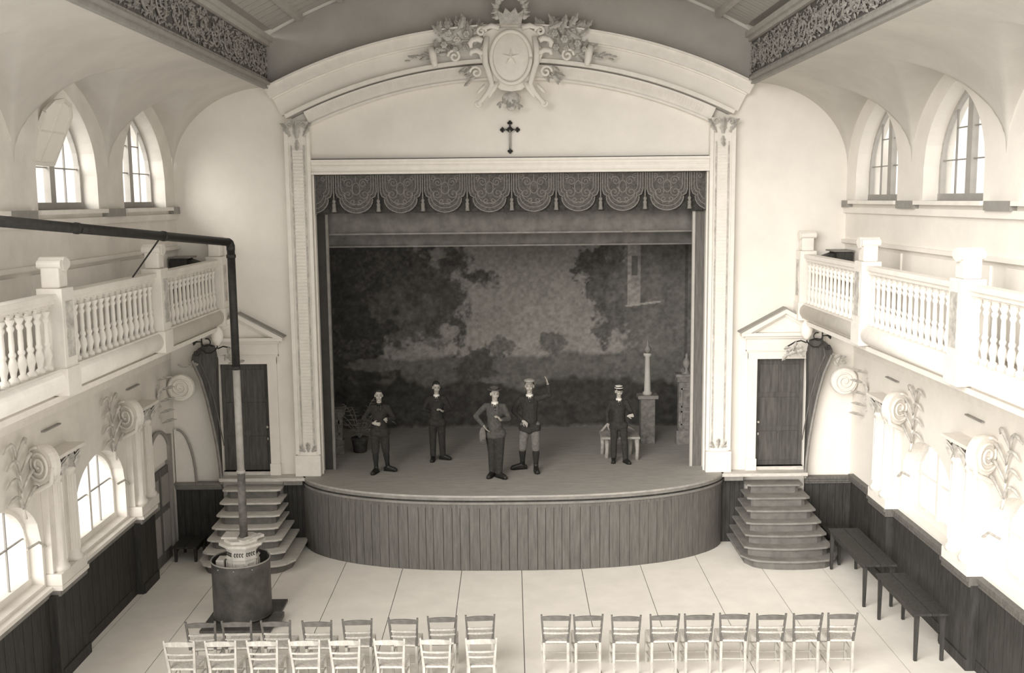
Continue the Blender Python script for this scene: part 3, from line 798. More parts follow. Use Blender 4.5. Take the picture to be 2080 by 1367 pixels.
# ---- flights of steps
DL = [(-5.41, -4.33, -.46), (-5.40, -4.28, -.72), (-5.41, -4.26, -.95), (-5.45, -4.25, -1.15), (-5.50, -4.16, -1.33), (-5.54, -4.07, -1.53), (-5.62, -3.90, -1.70)]
for sg in (-1, 1):
    sr = empty('staircase', ('wooden steps up to the left stage door behind the stove' if sg < 0 else 'curved wooden steps up to the right stage door'), 'stairs', (sg * 4.85, -.9, 0))
    for i, (a, b, y) in enumerate(DL):
        if sg > 0: a, b = 4.34 - i * .05, 5.38 + .055 * i if i < 6 else 5.78; b = -(-b)
        z = S * (7 - i) / 8 ; zprev = S * (6 - i) / 8
        rr_ = [.0, .0, .03, .05, .08, .12, .16][i]
        if sg < 0: x0, x1 = a, b
        else: x0, x1 = a, b
        w_ = x1 - x0; poly = []
        n = 14
        for k in range(n + 1):
            t = -1 + 2 * k / n; x = (x0 + x1) / 2 + t * w_ / 2
            yy = y + rr_ * abs(t) ** 2 + (.30 * max(0, abs(t) - .78) ** 1.4 * 6 if i == 6 else .10 * max(0, abs(t) - .9) * 4)
            poly.append((x, yy))
        back = -.05 if i == 0 else -.10
        tp = [(poly[0][0], -.12)] + poly + [(poly[-1][0], -.12)]
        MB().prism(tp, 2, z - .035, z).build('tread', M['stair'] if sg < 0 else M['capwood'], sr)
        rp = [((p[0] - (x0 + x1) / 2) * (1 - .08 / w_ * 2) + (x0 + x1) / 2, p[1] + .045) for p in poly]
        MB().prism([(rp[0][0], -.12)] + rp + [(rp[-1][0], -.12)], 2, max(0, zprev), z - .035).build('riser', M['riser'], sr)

# ================================================================== STAGE CURTAINS AND SCENERY
va = empty('valance', 'dark embroidered scalloped valance with tassels under the white lintel', 'curtain', (0, .12, 6.98))
mb = MB(); n = 200; v = []; f = []
for i in range(n + 1):
    x = -3.6 + 7.2 * i / n; y = .16 + .012 * math.sin(x * 31) + .006 * math.sin(x * 73)
    v += [(x, y, 6.27), (x, y, 6.975)]
for i in range(n): f.append((2 * i, 2 * i + 2, 2 * i + 3, 2 * i + 1))
mb.add(v, f).build('backing_cloth', M['valance'], va, smooth=True)
PW = .8175
def scallop(xc, x_lo, x_hi):
    out = []; hw = PW / 2 - .035
    pts = [(-hw, 6.97), (-hw, 6.66), (-hw + .03, 6.58), (-hw + .10, 6.54)]
    for i in range(13):
        t = PI + PI * i / 12; pts.append(((hw - .07) * math.cos(t), 6.53 + .25 * math.sin(t)))
    pts += [(hw - .10, 6.54), (hw - .03, 6.58), (hw, 6.66), (hw, 6.97)]
    return [(min(x_hi, max(x_lo, xc + a)), b) for a, b in pts]
for k in range(-1, 9):
    xc = -3.25 + PW * (k + .5)
    lo, hi = -3.59, 3.59
    pts = scallop(xc, lo, hi)
    mb = MB(); n = len(pts); mb.prism(pts, 1, .10, .125); p = mb.build('scallop', M['scallop'], va)
    br = MB()
    for sc_ in (1.0, .86, .74):
        q = [(min(hi, max(lo, xc + (a - xc) * sc_)), .095, 6.97 + (b - 6.97) * (sc_ if sc_ == 1 else sc_ + .03)) for a, b in pts]
        br.tube(q, .011 if sc_ == 1 else .008, 5)
    for s2 in (-1, 1):
        for (cx_, cz_, r_, tr, a0) in ((.13, 6.82, .09, 1.6, 0), (.15, 6.62, .10, 1.5, 2.0), (.06, 6.48, .06, 1.2, 4.0), (.22, 6.90, .05, 1.3, 1.0)):
            q = [(xc + s2 * (cx_ + p_[0]), .095, p_[1]) for p_ in spiral(0, cz_, r_, tr, a0, 18)]
            if all(lo < t[0] < hi for t in q): br.tube(q, .008, 4)
    if lo < xc - .1 and xc + .1 < hi:
        br.tube([(xc + .07 * math.cos(t), .095, 6.72 + .11 * math.sin(t)) for t in [i * PI / 8 for i in range(17)]], .009, 4)
        br.tube([(xc, .095, 6.95), (xc, .095, 6.84)], .008, 4)
    br.build('embroidery', M['braid'], p)
for k in range(0, 9):
    x = -3.25 + PW * k
    t = MB().tube([(x, .08, 6.97), (x, .08, 6.54)], .012, 6).build('tassel_cord', M['braid'], va)
    MB().lathe([(.006, .24), (.03, .21), (.034, .18), (.018, .165), (.036, .14), (.032, .07), (.044, 0)], (x, .08, 6.30), 10).build('tassel', M['braid'], t, smooth=True)

def drape(name, label, x0, x1, y, z0, z1, m, amp=.02, cat='curtain', seed=1, hem=.0):
    rs = np.random.RandomState(seed); ph = rs.rand(6) * 6; fr = [3.1, 5.3, 8.9, 13.7, 21, 34]
    mb = MB(); nx_, nz = 160, 8; v = []; f = []
    for j in range(nz + 1):
        for i in range(nx_ + 1):
            x = x0 + (x1 - x0) * i / nx_; z = z0 + (z1 - z0) * j / nz
            xx_ = x + .25 * (z1 - z) * math.sin(x)
            d = sum(amp * (1 if k < 3 else .5) * math.sin(fr[k] * xx_ + ph[k]) for k in range(6))
            v.append((x, y + d * .5, z + (hem * math.sin(2.2 * x) if j == 0 else 0)))
    for j in range(nz):
        for i in range(nx_):
            a = j * (nx_ + 1) + i; f.append((a, a + 1, a + nx_ + 2, a + nx_ + 1))
    e = empty(name, label, cat, ((x0 + x1) / 2, y, z0))
    mb.add(v, f).build('cloth', m, e, smooth=True)
    MB().tube([(x0, y, z1 + .02), (x1, y, z1 + .02)], .03, 8).build('batten', M['darkwood'], e)
    MB().box(x0, x1, y - .045, y - .02, z0 - .01, z0 + .02).build('hem', M['capwood'], e)
    return e
drape('border_curtain', 'plain grey pleated border cloth hanging just behind the scalloped valance', -3.95, 3.95, .62, 5.87, 6.9, M['teaser'], .035, seed=3)
drape('border_curtain', 'grey sky border cloth hanging lowest, right in front of painted backdrop', -4.3, 4.3, 1.35, 5.60, 6.9, M['teaser'], .03, seed=8)

# painted backdrop: colours of the painted landscape, cell by cell
def vnoise(x, y, seed):
    r = np.random.RandomState(seed); g = r.rand(64, 64)
    xi = np.floor(x).astype(int); yi = np.floor(y).astype(int); fx = x - xi; fy = y - yi
    fx = fx * fx * (3 - 2 * fx); fy = fy * fy * (3 - 2 * fy)
    a = g[xi % 64, yi % 64]; b = g[(xi + 1) % 64, yi % 64]; c = g[xi % 64, (yi + 1) % 64]; d = g[(xi + 1) % 64, (yi + 1) % 64]
    return (a * (1 - fx) + b * fx) * (1 - fy) + (c * (1 - fx) + d * fx) * fy
def fbm(x, y, seed, o=5):
    s = 0; a = .5; t = 0
    for k in range(o): s = s + a * vnoise(x * 2 ** k, y * 2 ** k, seed + k); t += a; a *= .55
    return s / t
nx_, nz_ = 420, 260
X, Z = np.meshgrid(np.linspace(-4.7, 4.7, nx_), np.linspace(S, 6.7, nz_))
U = X / 22.9 * 2100 + 1035; V = 405 + (6.5 - Z) / 22.9 * 2100      # the painter's own sheet, in picture units
def blob(cx, cy, rx, ry, seed, rough=.9, fs=.03):
    d = np.sqrt(((U - cx) / rx) ** 2 + ((V - cy) / ry) ** 2) + (fbm(U * fs, V * fs, seed) - .5) * rough * 1.5 + (fbm(U * .12, V * .12, seed + 90) - .5) * .55
    return np.clip((1.0 - d) * 4.5, 0, 1) * (.72 + .28 * np.clip(fbm(U * .2, V * .2, seed + 70) * 2.2 - .5, 0, 1))
def lay(img, m, tone): return img * (1 - m) + tone * m
n1 = fbm(U * .012, V * .02, 11); n2 = fbm(U * .07, V * .09, 22, 4); n3 = fbm(U * .16, V * .16, 33, 3)
img = .155 + .05 * (n1 - .5) + .0 * U
img = img + .05 * np.clip((V - 540) / 170, 0, 1)
hill = np.clip((V - (722 + 20 * (fbm(U * .02, V * 0, 5) - .5) - .02 * (U - 900))) / 8, 0, 1)
img = lay(img, hill, .095 + .05 * (n2 - .5))
img = lay(img, blob(770, 560, 190, 120, 41, 1.0, .025), .032 + .045 * (n2 - .35))
img = lay(img, blob(880, 620, 70, 60, 42, 1.1), .040 + .03 * (n2 - .3))
img = lay(img, blob(790, 650, 110, 60, 43, 1.0), .075 + .07 * (n2 - .5))
img = lay(img, blob(700, 690, 95, 160, 44, 1.1), .022 + .03 * n2)
img = lay(img, blob(1205, 545, 42, 42, 45, 1.2, .05), .026 + .02 * n3)
img = lay(img, blob(1245, 590, 60, 120, 46, .9, .04), .055 + .06 * (n2 - .4))
img = lay(img, blob(1350, 620, 110, 190, 47, .5, .03), .105 + .07 * (n2 - .5))
img = lay(img, blob(1012, 708, 34, 22, 48, .8, .05), .075 + .03 * n3)
img = lay(img, blob(1120, 700, 34, 22, 49, .9, .05), .075 + .03 * n3)
img = lay(img, blob(960, 740, 50, 36, 50, .9, .05), .040 + .02 * n3)
img = lay(img, np.clip((V - (775 + 60 * (fbm(U * .015, V * 0, 6) - .5))) / 10, 0, 1), .030 + .045 * (n2 - .35))
img = lay(img, blob(1000, 775, 50, 9, 51, .8, .05), .10 + .02 * n3)
img = lay(img, blob(760, 742, 60, 14, 52, .8, .05), .10 + .04 * n3)
img = lay(img, np.clip((V - (868 + 14 * (fbm(U * .03, V * 0, 7) - .5))) / 12, 0, 1), .13 + .05 * (n2 - .5))
col_ = (np.abs(U - 1285) < 13) & (V < 622) & (V > 498)
img = np.where(col_, .22 + .05 * (n3 - .5), img)
img = np.where((np.abs(U - 1284) < 9) & (V > 522) & (V < 560) & (U > 1279), .09, img)
img = np.where((np.abs(V - (622 - .12 * (U - 1280))) < 2.2) & (U > 1268) & (U < 1340), .26, img)
img = np.where((np.abs(U - 1392) < 3), img * .6, img)
img = img * (.62 + .76 * n3)
img = np.clip(img, .012, .5)
bd = bpy.data.meshes.new('painted_cloth')
vs = np.stack([X, 3.85 + .015 * np.sin(X * 9), Z], -1).reshape(-1, 3)
ii = np.arange((nx_ - 1) * (nz_ - 1)); r_, c_ = ii // (nx_ - 1), ii % (nx_ - 1); a = r_ * nx_ + c_
bd.from_pydata(vs.tolist(), [], np.stack([a, a + 1, a + nx_ + 1, a + nx_], -1).tolist())
at = bd.color_attributes.new('paint', 'FLOAT_COLOR', 'POINT')
rgba = np.ones((nx_ * nz_, 4)); g = img.reshape(-1); rgba[:, 0] = g; rgba[:, 1] = g * .95; rgba[:, 2] = g * .88
at.data.foreach_set('color', rgba.reshape(-1))
bm_ = bpy.data.materials.new('backdrop_paint'); bm_.use_nodes = True
an = bm_.node_tree.nodes.new('ShaderNodeAttribute'); an.attribute_name = 'paint'
mu = bm_.node_tree.nodes.new('ShaderNodeVectorMath'); mu.operation = 'SCALE'; mu.inputs['Scale'].default_value = 1.45
bm_.node_tree.links.new(an.outputs['Color'], mu.inputs[0]); bm_.node_tree.links.new(mu.outputs[0], bm_.node_tree.nodes['Principled BSDF'].inputs['Base Color'])
bm_.node_tree.nodes['Principled BSDF'].inputs['Roughness'].default_value = .95
bd.materials.append(bm_)
bdo = empty('backdrop', 'painted landscape backdrop with dark trees and cloudy sky behind the boys', 'backdrop', (0, 3.85, S))
o = bpy.data.objects.new('painted_cloth', bd); COL.objects.link(o); o.parent = bdo; o.location = (0, -3.85, -S)
MB().tube([(-4.8, 3.9, 6.72), (4.8, 3.9, 6.72)], .04, 8).build('batten', M['darkwood'], bdo)

# wing flats
def wing(sg, label, x0, x1, y, z1, m, edge_m):
    e = empty('wing_flat', label, 'scenery', (sg * (x0 + x1) / 2, y, S))
    MB().box(*sorted((sg * x0, sg * x1)), y, y + .05, S, z1).build('canvas', m, e)
    MB().box(*sorted((sg * (x0 - .05), sg * x0)), y - .02, y + .05, S, z1).build('edge_batten', edge_m, e)
wing(-1, 'dark narrow wing flat with pale edge batten behind left post', 3.46, 4.2, .30, 6.25, M['stagewall'], M['capwood'])
wing(1, 'grey narrow wing flat with pale edge batten behind right post', 3.44, 4.2, .30, 6.25, M['midwood'], M['ceilbeam'])
wing(-1, 'dark painted foliage wing flat deeper on the left of the stage', 3.72, 4.8, 1.9, 6.4, M['flatdark'], M['flatdark'])
wing(1, 'grey painted foliage wing flat deeper on the right of the stage', 3.95, 5.0, 2.6, 6.4, M['flatpaint'], M['flatpaint'])

def gate_pier(x, y, h, w_, label, m, lantern):
    e = empty('gate_pier', label, 'scenery', (x, y, S))
    MB().box(x - w_ / 2, x + w_ / 2, y, y + .22, S, S + .3).build('base', m, e, bevel=.01)
    MB().box(x - w_ * .40, x + w_ * .40, y + .02, y + .20, S + .3, S + h - .16).build('shaft', m, e)
    for z0, z1 in ((.42, .72), (.80, h - .30)):
        mb = MB()
        for (a, b, c, d) in ((-.28, .28, z0, z0 + .03), (-.28, .28, z1 - .03, z1), (-.28, -.22, z0, z1), (.22, .28, z0, z1)): mb.box(x + w_ * a, x + w_ * b, y + .002, y + .02, S + c, S + d)
        mb.build('panel_moulding', M['capwood'], e)
    MB().box(x - w_ * .5, x + w_ * .5, y - .02, y + .24, S + h - .16, S + h - .06).build('capital', m, e)
    MB().box(x - w_ * .56, x + w_ * .56, y - .04, y + .26, S + h - .06, S + h).build('cap', m, e)
    if lantern:
        MB().lathe([(.12, 0), (.05, .05), (.03, .10), (.075, .17), (.085, .24), (.05, .30), (.025, .34), (.035, .38), (.005, .43)], (x, y + .1, S + h), 12).build('urn', M['capwood'], e, smooth=True)
        mb = MB()
        for s2 in (-1, 1): mb.tube([(x + s2 * .07 + s2 * p[0], y + .04, S + h + .05 + p[1]) for p in spiral(.03, .02, .05, 1.2, PI / 2, 12)], .01, 5)
        mb.build('scroll', M['capwood'], e)
    return e
gate_pier(3.62, 2.0, 1.50, .42, 'tall panelled scenery pier with urn at the right of the stage', M['flatpaint'], True)
gate_pier(-3.62, 1.45, .95, .36, 'low panelled scenery pier at the left edge of the stage', M['flatpaint'], False)
# garden column on pedestal
e = empty('garden_column', 'slim pale scenery column on a square pedestal behind striped-cap boy', 'scenery', (2.83, 2.25, S))
MB().box(2.68, 2.98, 2.13, 2.40, S, S + .96).build('pedestal', M['flatpaint'], e, bevel=.01)
MB().box(2.62, 3.04, 2.09, 2.44, S + .96, S + 1.03).build('pedestal_cap', M['capwood'], e)
MB().lathe([(.10, 0), (.10, .05), (.07, .08), (.065, .3), (.055, .8), (.09, .84), (.09, .88)], (2.83, 2.25, S + 1.03), 14).build('column_shaft', M['ceilbeam'], e, smooth=True)
MB().lathe([(.03, 0), (.07, .05), (.075, .10), (.03, .16), (.02, .22), (.005, .3)], (2.83, 2.25, S + 1.91), 12).build('finial', M['capwood'], e, smooth=True)
# palm-like plant
pp = empty('potted_palm', 'dull feathery potted palm on the stage beside the left pier', 'plant', (-3.15, 1.7, S))
MB().lathe([(.13, 0), (.17, .26), (.19, .28), (.18, .30)], (-3.15, 1.7, S), 14).build('pot', M['flatdark'], pp, smooth=True)
for k in range(11):
    a = 2 * PI * k / 11; mb = MB(); L = .95 + .15 * (k % 3); pts = []
    for i in range(9):
        t = i / 8; r = L * t * (.75 if k % 2 else .5); pts.append(Vector((-3.15 + math.cos(a) * r, 1.7 + math.sin(a) * r * .7, S + .28 + L * 1.05 * t - .75 * t * t * L * (1.1 if k % 2 else .6))))
    mb.tube(pts, .008, 4)
    for i in range(1, 9):
        for s2 in (-1, 1):
            p = pts[i]; d = (pts[i] - pts[i - 1]).normalized(); s_ = d.cross(Vector((0, 0, 1)))
            s_ = s_.normalized() if s_.length > .01 else Vector((1, 0, 0))
            q = p + (s_ * s2 * .12 + d * .07 - Vector((0, 0, .04))) * 1.5 * (1.2 - i / 10)
            mb.add([p - d * .008, p + d * .012, q], [(0, 1, 2)])
    mb.build('frond', M['fern'], pp)
# rustic bench behind the boy with striped cap
rb_ = empty('rustic_bench', 'pale rustic log bench on the stage behind striped-cap boy', 'bench', (2.13, 1.0, S))
for (x, y) in ((1.80, 1.30), (1.86, .98), (2.36, 1.26), (2.44, .82)):
    MB().tube([(x, y, S), (x + .01, y, S + .18), (x, y, S + .42)], [.045, .038, .05], 8).build('leg', M['rustic'], rb_, smooth=True)
MB().box(1.74, 2.50, .76, 1.36, S + .42, S + .47).build('seat', M['rustic'], rb_, bevel=.015)
MB().tube([(1.78, 1.33, S + .45), (1.90, 1.34, S + .60), (2.3, 1.34, S + .56), (2.46, 1.33, S + .47)], .03, 7).build('back_rail', M['rustic'], rb_, smooth=True)

# ================================================================== PEOPLE
def rotx(a): return Matrix.Rotation(a, 3, 'X')
def remesh(o, vox, sm=2):
    m = o.modifiers.new('r', 'REMESH'); m.mode = 'VOXEL'; m.voxel_size = vox; m.use_smooth_shade = True
    if sm:
        s_ = o.modifiers.new('s', 'SMOOTH'); s_.iterations = sm; s_.factor = .5
    dg = bpy.context.evaluated_depsgraph_get(); ev = o.evaluated_get(dg)
    me = bpy.data.meshes.new_from_object(ev); o.modifiers.clear(); old = o.data; o.data = me
    if not me.materials: me.materials.append(old.materials[0])
    return o
def person(label, x, y, H, rz, J, look=0.0, tilt=0.0, top='suit', bottom='suit', knee=False, hat=None, collar='white', hands=None, brim=False, hairm='hair', held=False):
    root = empty('person', label, 'person', (x, y, S), rz, 'boys standing on the stage')
    k = H / 1.6
    V3 = lambda p: Vector(p) * k
    P = {n: V3(p) for n, p in J.items()}
    neck = P['neck']; head = neck + Vector((0, -.01, .14)) * k
    Rh = Matrix.Rotation(look, 3, 'Z') @ Matrix.Rotation(tilt, 3, 'X')
    h = lambda p: head + Rh @ (Vector(p) * k)
    bd = MB()
    # torso and legs, continuous
    pel = P['pelvis']; ch = P['chest']
    bd.ell(ch, (.145 * k, .095 * k, .17 * k), 14, 9); bd.ell(pel, (.13 * k, .095 * k, .12 * k), 14, 8); bd.cap(pel, ch, .105 * k, .115 * k, 12)
    bd.cap(ch + Vector((0, 0, .08 * k)), neck, .07 * k, .047 * k, 12); bd.cap(neck, head + Vector((0, .005, -.03)) * k, .046 * k, .048 * k, 12)
    # head: skull, face, jaw, nose, brow, ears
    bd.ell(h((0, .012, .025)), (.070 * k, .088 * k, .092 * k), 16, 12, Rh); bd.ell(h((0, -.028, -.035)), (.052 * k, .052 * k, .065 * k), 14, 9, Rh); bd.ell(h((0, -.052, -.083)), (.026 * k, .026 * k, .020 * k), 10, 7, Rh)
    bd.cap(h((0, -.078, .008)), h((0, -.098, -.022)), .009 * k, .013 * k, 8)
    bd.cap(h((-.045, -.066, .030)), h((.045, -.066, .030)), .012 * k, .012 * k, 8)
    bd.cap(h((-.018, -.080, -.052)), h((.018, -.080, -.052)), .008 * k, .008 * k, 8)
    for s2 in (-1, 1): bd.ell(h((s2 * .072, .012, -.008)), (.012 * k, .02 * k, .032 * k), 8, 6, Rh); bd.ell(h((s2 * .034, -.062, -.028)), (.022 * k, .018 * k, .022 * k), 8, 6, Rh)
    for s in 'ab':
        sh, el, wr = P['sh' + s], P['el' + s], P['wr' + s]; hi, kn, an = P['hi' + s], P['kn' + s], P['an' + s]; toe = P['toe' + s]
        bd.cap(ch + Vector((0, 0, .06 * k)), sh + Vector((0, 0, -.02 * k)), .05 * k, .036 * k); bd.cap(sh + Vector((0, 0, -.02 * k)), el, .036 * k, .032 * k); bd.cap(el, wr, .034 * k, .023 * k)
        bd.cap(pel, hi, .085 * k, .082 * k); bd.cap(hi, kn, .080 * k, .050 * k); bd.cap(kn, an, .050 * k, .032 * k); bd.cap(an, toe, .028 * k, .018 * k)
        # hand: palm plus four fingers and a thumb
        d = V3(hands[s][0]).normalized(); side_ = V3(hands[s][1]).normalized(); side_ = (side_ - d * side_.dot(d)).normalized(); nrm = d.cross(side_)
        pc = wr + d * .045 * k
        R = Matrix((side_, nrm, d)).transposed()
        bd.ell(pc, (.036 * k, .016 * k, .048 * k), 10, 7, R)
        curl = hands[s][2]
        for q, (o_, L) in enumerate(((-.026, .062), (-.009, .072), (.009, .068), (.025, .055))):
            b0 = wr + d * .078 * k + side_ * o_ * k; d1 = (d + side_ * o_ * 5).normalized()
            m1 = b0 + (d1 * math.cos(curl * .5) + nrm * math.sin(curl * .5)) * L * .5 * k
            m2 = m1 + (d1 * math.cos(curl * 1.3) + nrm * math.sin(curl * 1.3)) * L * .5 * k
            bd.cap(b0 - d1 * .02 * k, m1, .0095 * k, .0088 * k, 6); bd.cap(m1, m2, .0088 * k, .007 * k, 6)
        t0 = wr + d * .02 * k - side_ * .022 * k; t1 = t0 + (d * .6 - side_ * .8).normalized() * .038 * k; t2 = t1 + (d * .9 - side_ * .25 + nrm * .3 * math.sin(curl)).normalized() * .030 * k
        bd.cap(t0, t1, .013 * k, .010 * k, 6); bd.cap(t1, t2, .010 * k, .008 * k, 6)
    body = bd.build('body', M['skin'], root, smooth=True, local=True); remesh(body, .0068, 2)
    # eyes, mouth
    for s2 in (-1, 1):
        MB().ell(h((s2 * .028, -.071, .004)), (.009 * k, .009 * k, .005 * k), 8, 6, Rh).build('eye', M['eye'], root, smooth=True, local=True)
        MB().cap(h((s2 * .045, -.078, .029)), h((s2 * .014, -.083, .032)), .002 * k, .003 * k, 6).build('eyebrow', M[hairm], root, smooth=True, local=True)
    MB().cap(h((-.018, -.088, -.050)), h((.018, -.088, -.050)), .004 * k, .004 * k, 6).build('mouth', M['lip'], root, smooth=True, local=True)
    # hair
    hb = MB(); hb.ell(h((0, .030, .045)), (.078 * k, .088 * k, .085 * k), 16, 10, Rh); hb.ell(h((0, .055, .0)), (.070 * k, .060 * k, .075 * k), 12, 8, Rh); hb.ell(h((.01, -.035, .098)), (.058 * k, .045 * k, .026 * k), 12, 7, Rh)
    ho = hb.build('hair', M[hairm], root, smooth=True, local=True); remesh(ho, .009, 2)
    # jacket
    jk = MB(); jk.ell(ch, (.152 * k, .112 * k, .180 * k), 14, 9); jk.cap(pel + Vector((0, 0, .02 * k)), ch, .135 * k, .135 * k, 14); jk.cap(pel + Vector((-.045 * k, 0, -.045 * k)), pel + Vector((.045 * k, 0, -.045 * k)), .108 * k, .108 * k, 14); jk.cap(pel + Vector((-.085 * k, -.002, -.085 * k)), pel + Vector((.085 * k, -.002, -.085 * k)), .112 * k, .112 * k, 14)
    for s in 'ab':
        sh, el, wr = P['sh' + s], P['el' + s], P['wr' + s]
        jk.cap(ch + Vector((0, 0, .10 * k)), sh + Vector((0, 0, -.012 * k)), .068 * k, .055 * k); jk.cap(sh + Vector((0, 0, -.012 * k)), el, .054 * k, .046 * k); jk.cap(el, el + (wr - el) * .88, .046 * k, .038 * k)
    jo = jk.build('jacket', M[top], root, smooth=True, local=True); remesh(jo, .012, 3)
    fy = -.118 * k
    for q in range(3): MB().ell(ch + Vector((.012, -.120 + .0, .06 - .11 * q)) * k, (.010 * k, .006 * k, .010 * k), 7, 5).build('button', M['shoe'], jo, smooth=True, local=True)
    for s2 in (-1, 1):
        lp = MB(); lp.add([ch + Vector(p) * k for p in ((s2 * .012, -.121, .02), (s2 * .065, -.108, .09), (s2 * .060, -.085, .165), (s2 * .028, -.092, .17), (s2 * .006, -.124, .04))], [(0, 1, 2, 3, 4)])
        lo = lp.build('lapel', M[top], jo, local=True); sm_ = lo.modifiers.new('so', 'SOLIDIFY'); sm_.thickness = .008
    # trousers or breeches, socks, shoes
    tr = MB(); tr.ell(pel, (.145 * k, .108 * k, .11 * k), 14, 8)
    for s in 'ab':
        hi, kn, an = P['hi' + s], P['kn' + s], P['an' + s]
        tr.cap(pel, hi, .095 * k, .092 * k)
        if knee: tr.cap(hi, kn + (an - kn) * .08, .094 * k, .074 * k, 12)
        else: tr.cap(hi, kn, .092 * k, .070 * k, 12); tr.cap(kn, kn + (an - kn) * .96, .070 * k, .060 * k, 12)
    to = tr.build('breeches' if knee else 'trousers', M[bottom], root, smooth=True, local=True); remesh(to, .012, 3)
    for s in 'ab':
        hi, kn, an = P['hi' + s], P['kn' + s], P['an' + s]; toe = P['toe' + s]
        if knee:
            sk = MB(); c0 = kn + (an - kn) * .05; sk.tube([c0, kn + (an - kn) * .35, kn + (an - kn) * .7, an], [.056 * k, .060 * k, .044 * k, .040 * k], 12); sk.build('sock', M['sock'], root, smooth=True, local=True)
        fd = (toe - an); fd.z = 0; fd.normalize(); sd_ = Vector((-fd.y, fd.x, 0)); heel = an - fd * .045 * k
        sb = MB(); sb.cap(Vector((an.x, an.y, an.z + .03 * k)), Vector((an.x, an.y, .045 * k)), .045 * k, .046 * k, 10)
        sb.cap(Vector((heel.x, heel.y, .040 * k)), Vector((toe.x, toe.y, .036 * k)), .042 * k, .035 * k, 10); sb.cap(Vector((an.x, an.y, .075 * k)), Vector((toe.x, toe.y, .045 * k)), .046 * k, .034 * k, 10); sb.ell(Vector((toe.x, toe.y, .033 * k)), (.045 * k, .045 * k, .033 * k), 10, 7)
        so = sb.build('shoe', M['shoe'], root, smooth=True, local=True); remesh(so, .010, 1)
        dz = min(v.co.z for v in so.data.vertices)
        for v in so.data.vertices: v.co.z = max(v.co.z, .004)
        sole = MB(); pr_ = [heel + sd_ * .038 * k - fd * .03 * k, heel - sd_ * .038 * k - fd * .03 * k, toe - sd_ * .045 * k, toe + fd * .04 * k, toe + sd_ * .045 * k]
        sole.prism([(p.x, p.y) for p in pr_], 2, 0, .014); sole.build('sole', M['shoe'], so, local=True)
    # collar and tie
    cl = MB(); cl.lathe([(.064 * k, -.028 * k), (.060 * k, .012 * k), (.052 * k, .016 * k)], neck + Vector((0, -.004, -.015)) * k, 14); cl.build('collar', M[collar], root, smooth=True, local=True)
    if collar == 'white':
        MB().add([neck + Vector(p) * k for p in ((-.035, -.070, -.02), (.035, -.070, -.02), (.0, -.108, -.115))], [(0, 1, 2)]).build('shirt_front', M['white'], root, local=True)
    MB().prism([(neck.x - .010 * k, neck.z - .035 * k), (neck.x + .010 * k, neck.z - .035 * k), (neck.x + .014 * k, neck.z - .10 * k), (neck.x - .014 * k, neck.z - .10 * k)], 1, neck.y - .118 * k, neck.y - .105 * k).build('necktie', M['shoe'], root, local=True)
    # headgear
    if hat == 'cap':
        c = MB(); c.ell(h((0, .012, .095)), (.098 * k, .105 * k, .038 * k), 18, 8, Rh); co = c.build('flat_cap', M['felt'], root, smooth=True, local=True)
        c = MB(); c.ell(h((0, -.095, .070)), (.060 * k, .045 * k, .010 * k), 14, 6, Rh @ rotx(.25)); c.build('peak', M['felt'], co, smooth=True, local=True)
    elif hat == 'striped':
        for (zz, m_, r) in ((.055, 'shoe', .088), (.075, 'white', .090), (.095, 'shoe', .088), (.112, 'white', .078)):
            c = MB(); c.ell(h((0, .012, zz)), (r * k, (r + .008) * k, .018 * k), 18, 8, Rh); c.build('cap_band', M[m_], root, smooth=True, local=True)
        c = MB(); c.ell(h((0, -.088, .048)), (.055 * k, .038 * k, .009 * k), 14, 6, Rh @ rotx(.3)); c.build('peak', M['shoe'], root, smooth=True, local=True)
    elif hat == 'brim':
        c = MB(); c.ell(h((0, .012, .105)), (.080 * k, .090 * k, .045 * k), 18, 8, Rh); co = c.build('hat_crown', M['suit2'], root, smooth=True, local=True)
        c = MB(); c.ell(h((0, .005, .080)), (.135 * k, .14 * k, .012 * k), 20, 6, Rh); c.build('hat_brim', M['suit2'], co, smooth=True, local=True)
    return root
base = dict(pelvis=(0, 0, .86), chest=(0, 0, 1.15), neck=(0, 0, 1.345), sha=(-.155, .01, 1.27), shb=(.155, .01, 1.27),
            ela=(-.24, .02, 1.02), elb=(.24, .02, 1.02), wra=(-.24, -.05, .80), wrb=(.24, -.05, .80),
            hia=(-.085, 0, .80), hib=(.085, 0, .80), kna=(-.10, -.02, .44), knb=(.10, -.02, .44), ana=(-.11, .02, .085), anb=(.11, .02, .085), toea=(-.15, -.13, .04), toeb=(.15, -.13, .04))
def J(**k): d = dict(base); d.update(k); return d
HD = {'a': ((0, -.1, -1), (0, 1, 0), .5), 'b': ((0, -.1, -1), (0, -1, 0), .5)}
person('boy in dark suit and knee breeches holding one pale hand across his waist', -2.52, .06, 1.60, 0.0,
       J(ela=(-.30, .02, 1.04), wra=(-.10, -.17, .99), elb=(.26, .04, 1.03), wrb=(.12, -.19, 1.06), wr=(0, 0, 0), kna=(-.09, -.03, .44), ana=(-.08, -.05, .085), toea=(-.13, -.20, .04), knb=(.10, .03, .44), anb=(.12, .10, .085), toeb=(.27, .04, .04)),
       look=.15, top='suit', bottom='suit', knee=True, hands={'a': ((-.0, -.1, -.05), (0, 0, 1), .3), 'b': ((.4, -.5, .15), (0, 0, 1), .6)} | {'a': ((1, -.25, -.15), (0, 0, -1), .35)}, hat=None, collar='shoe')
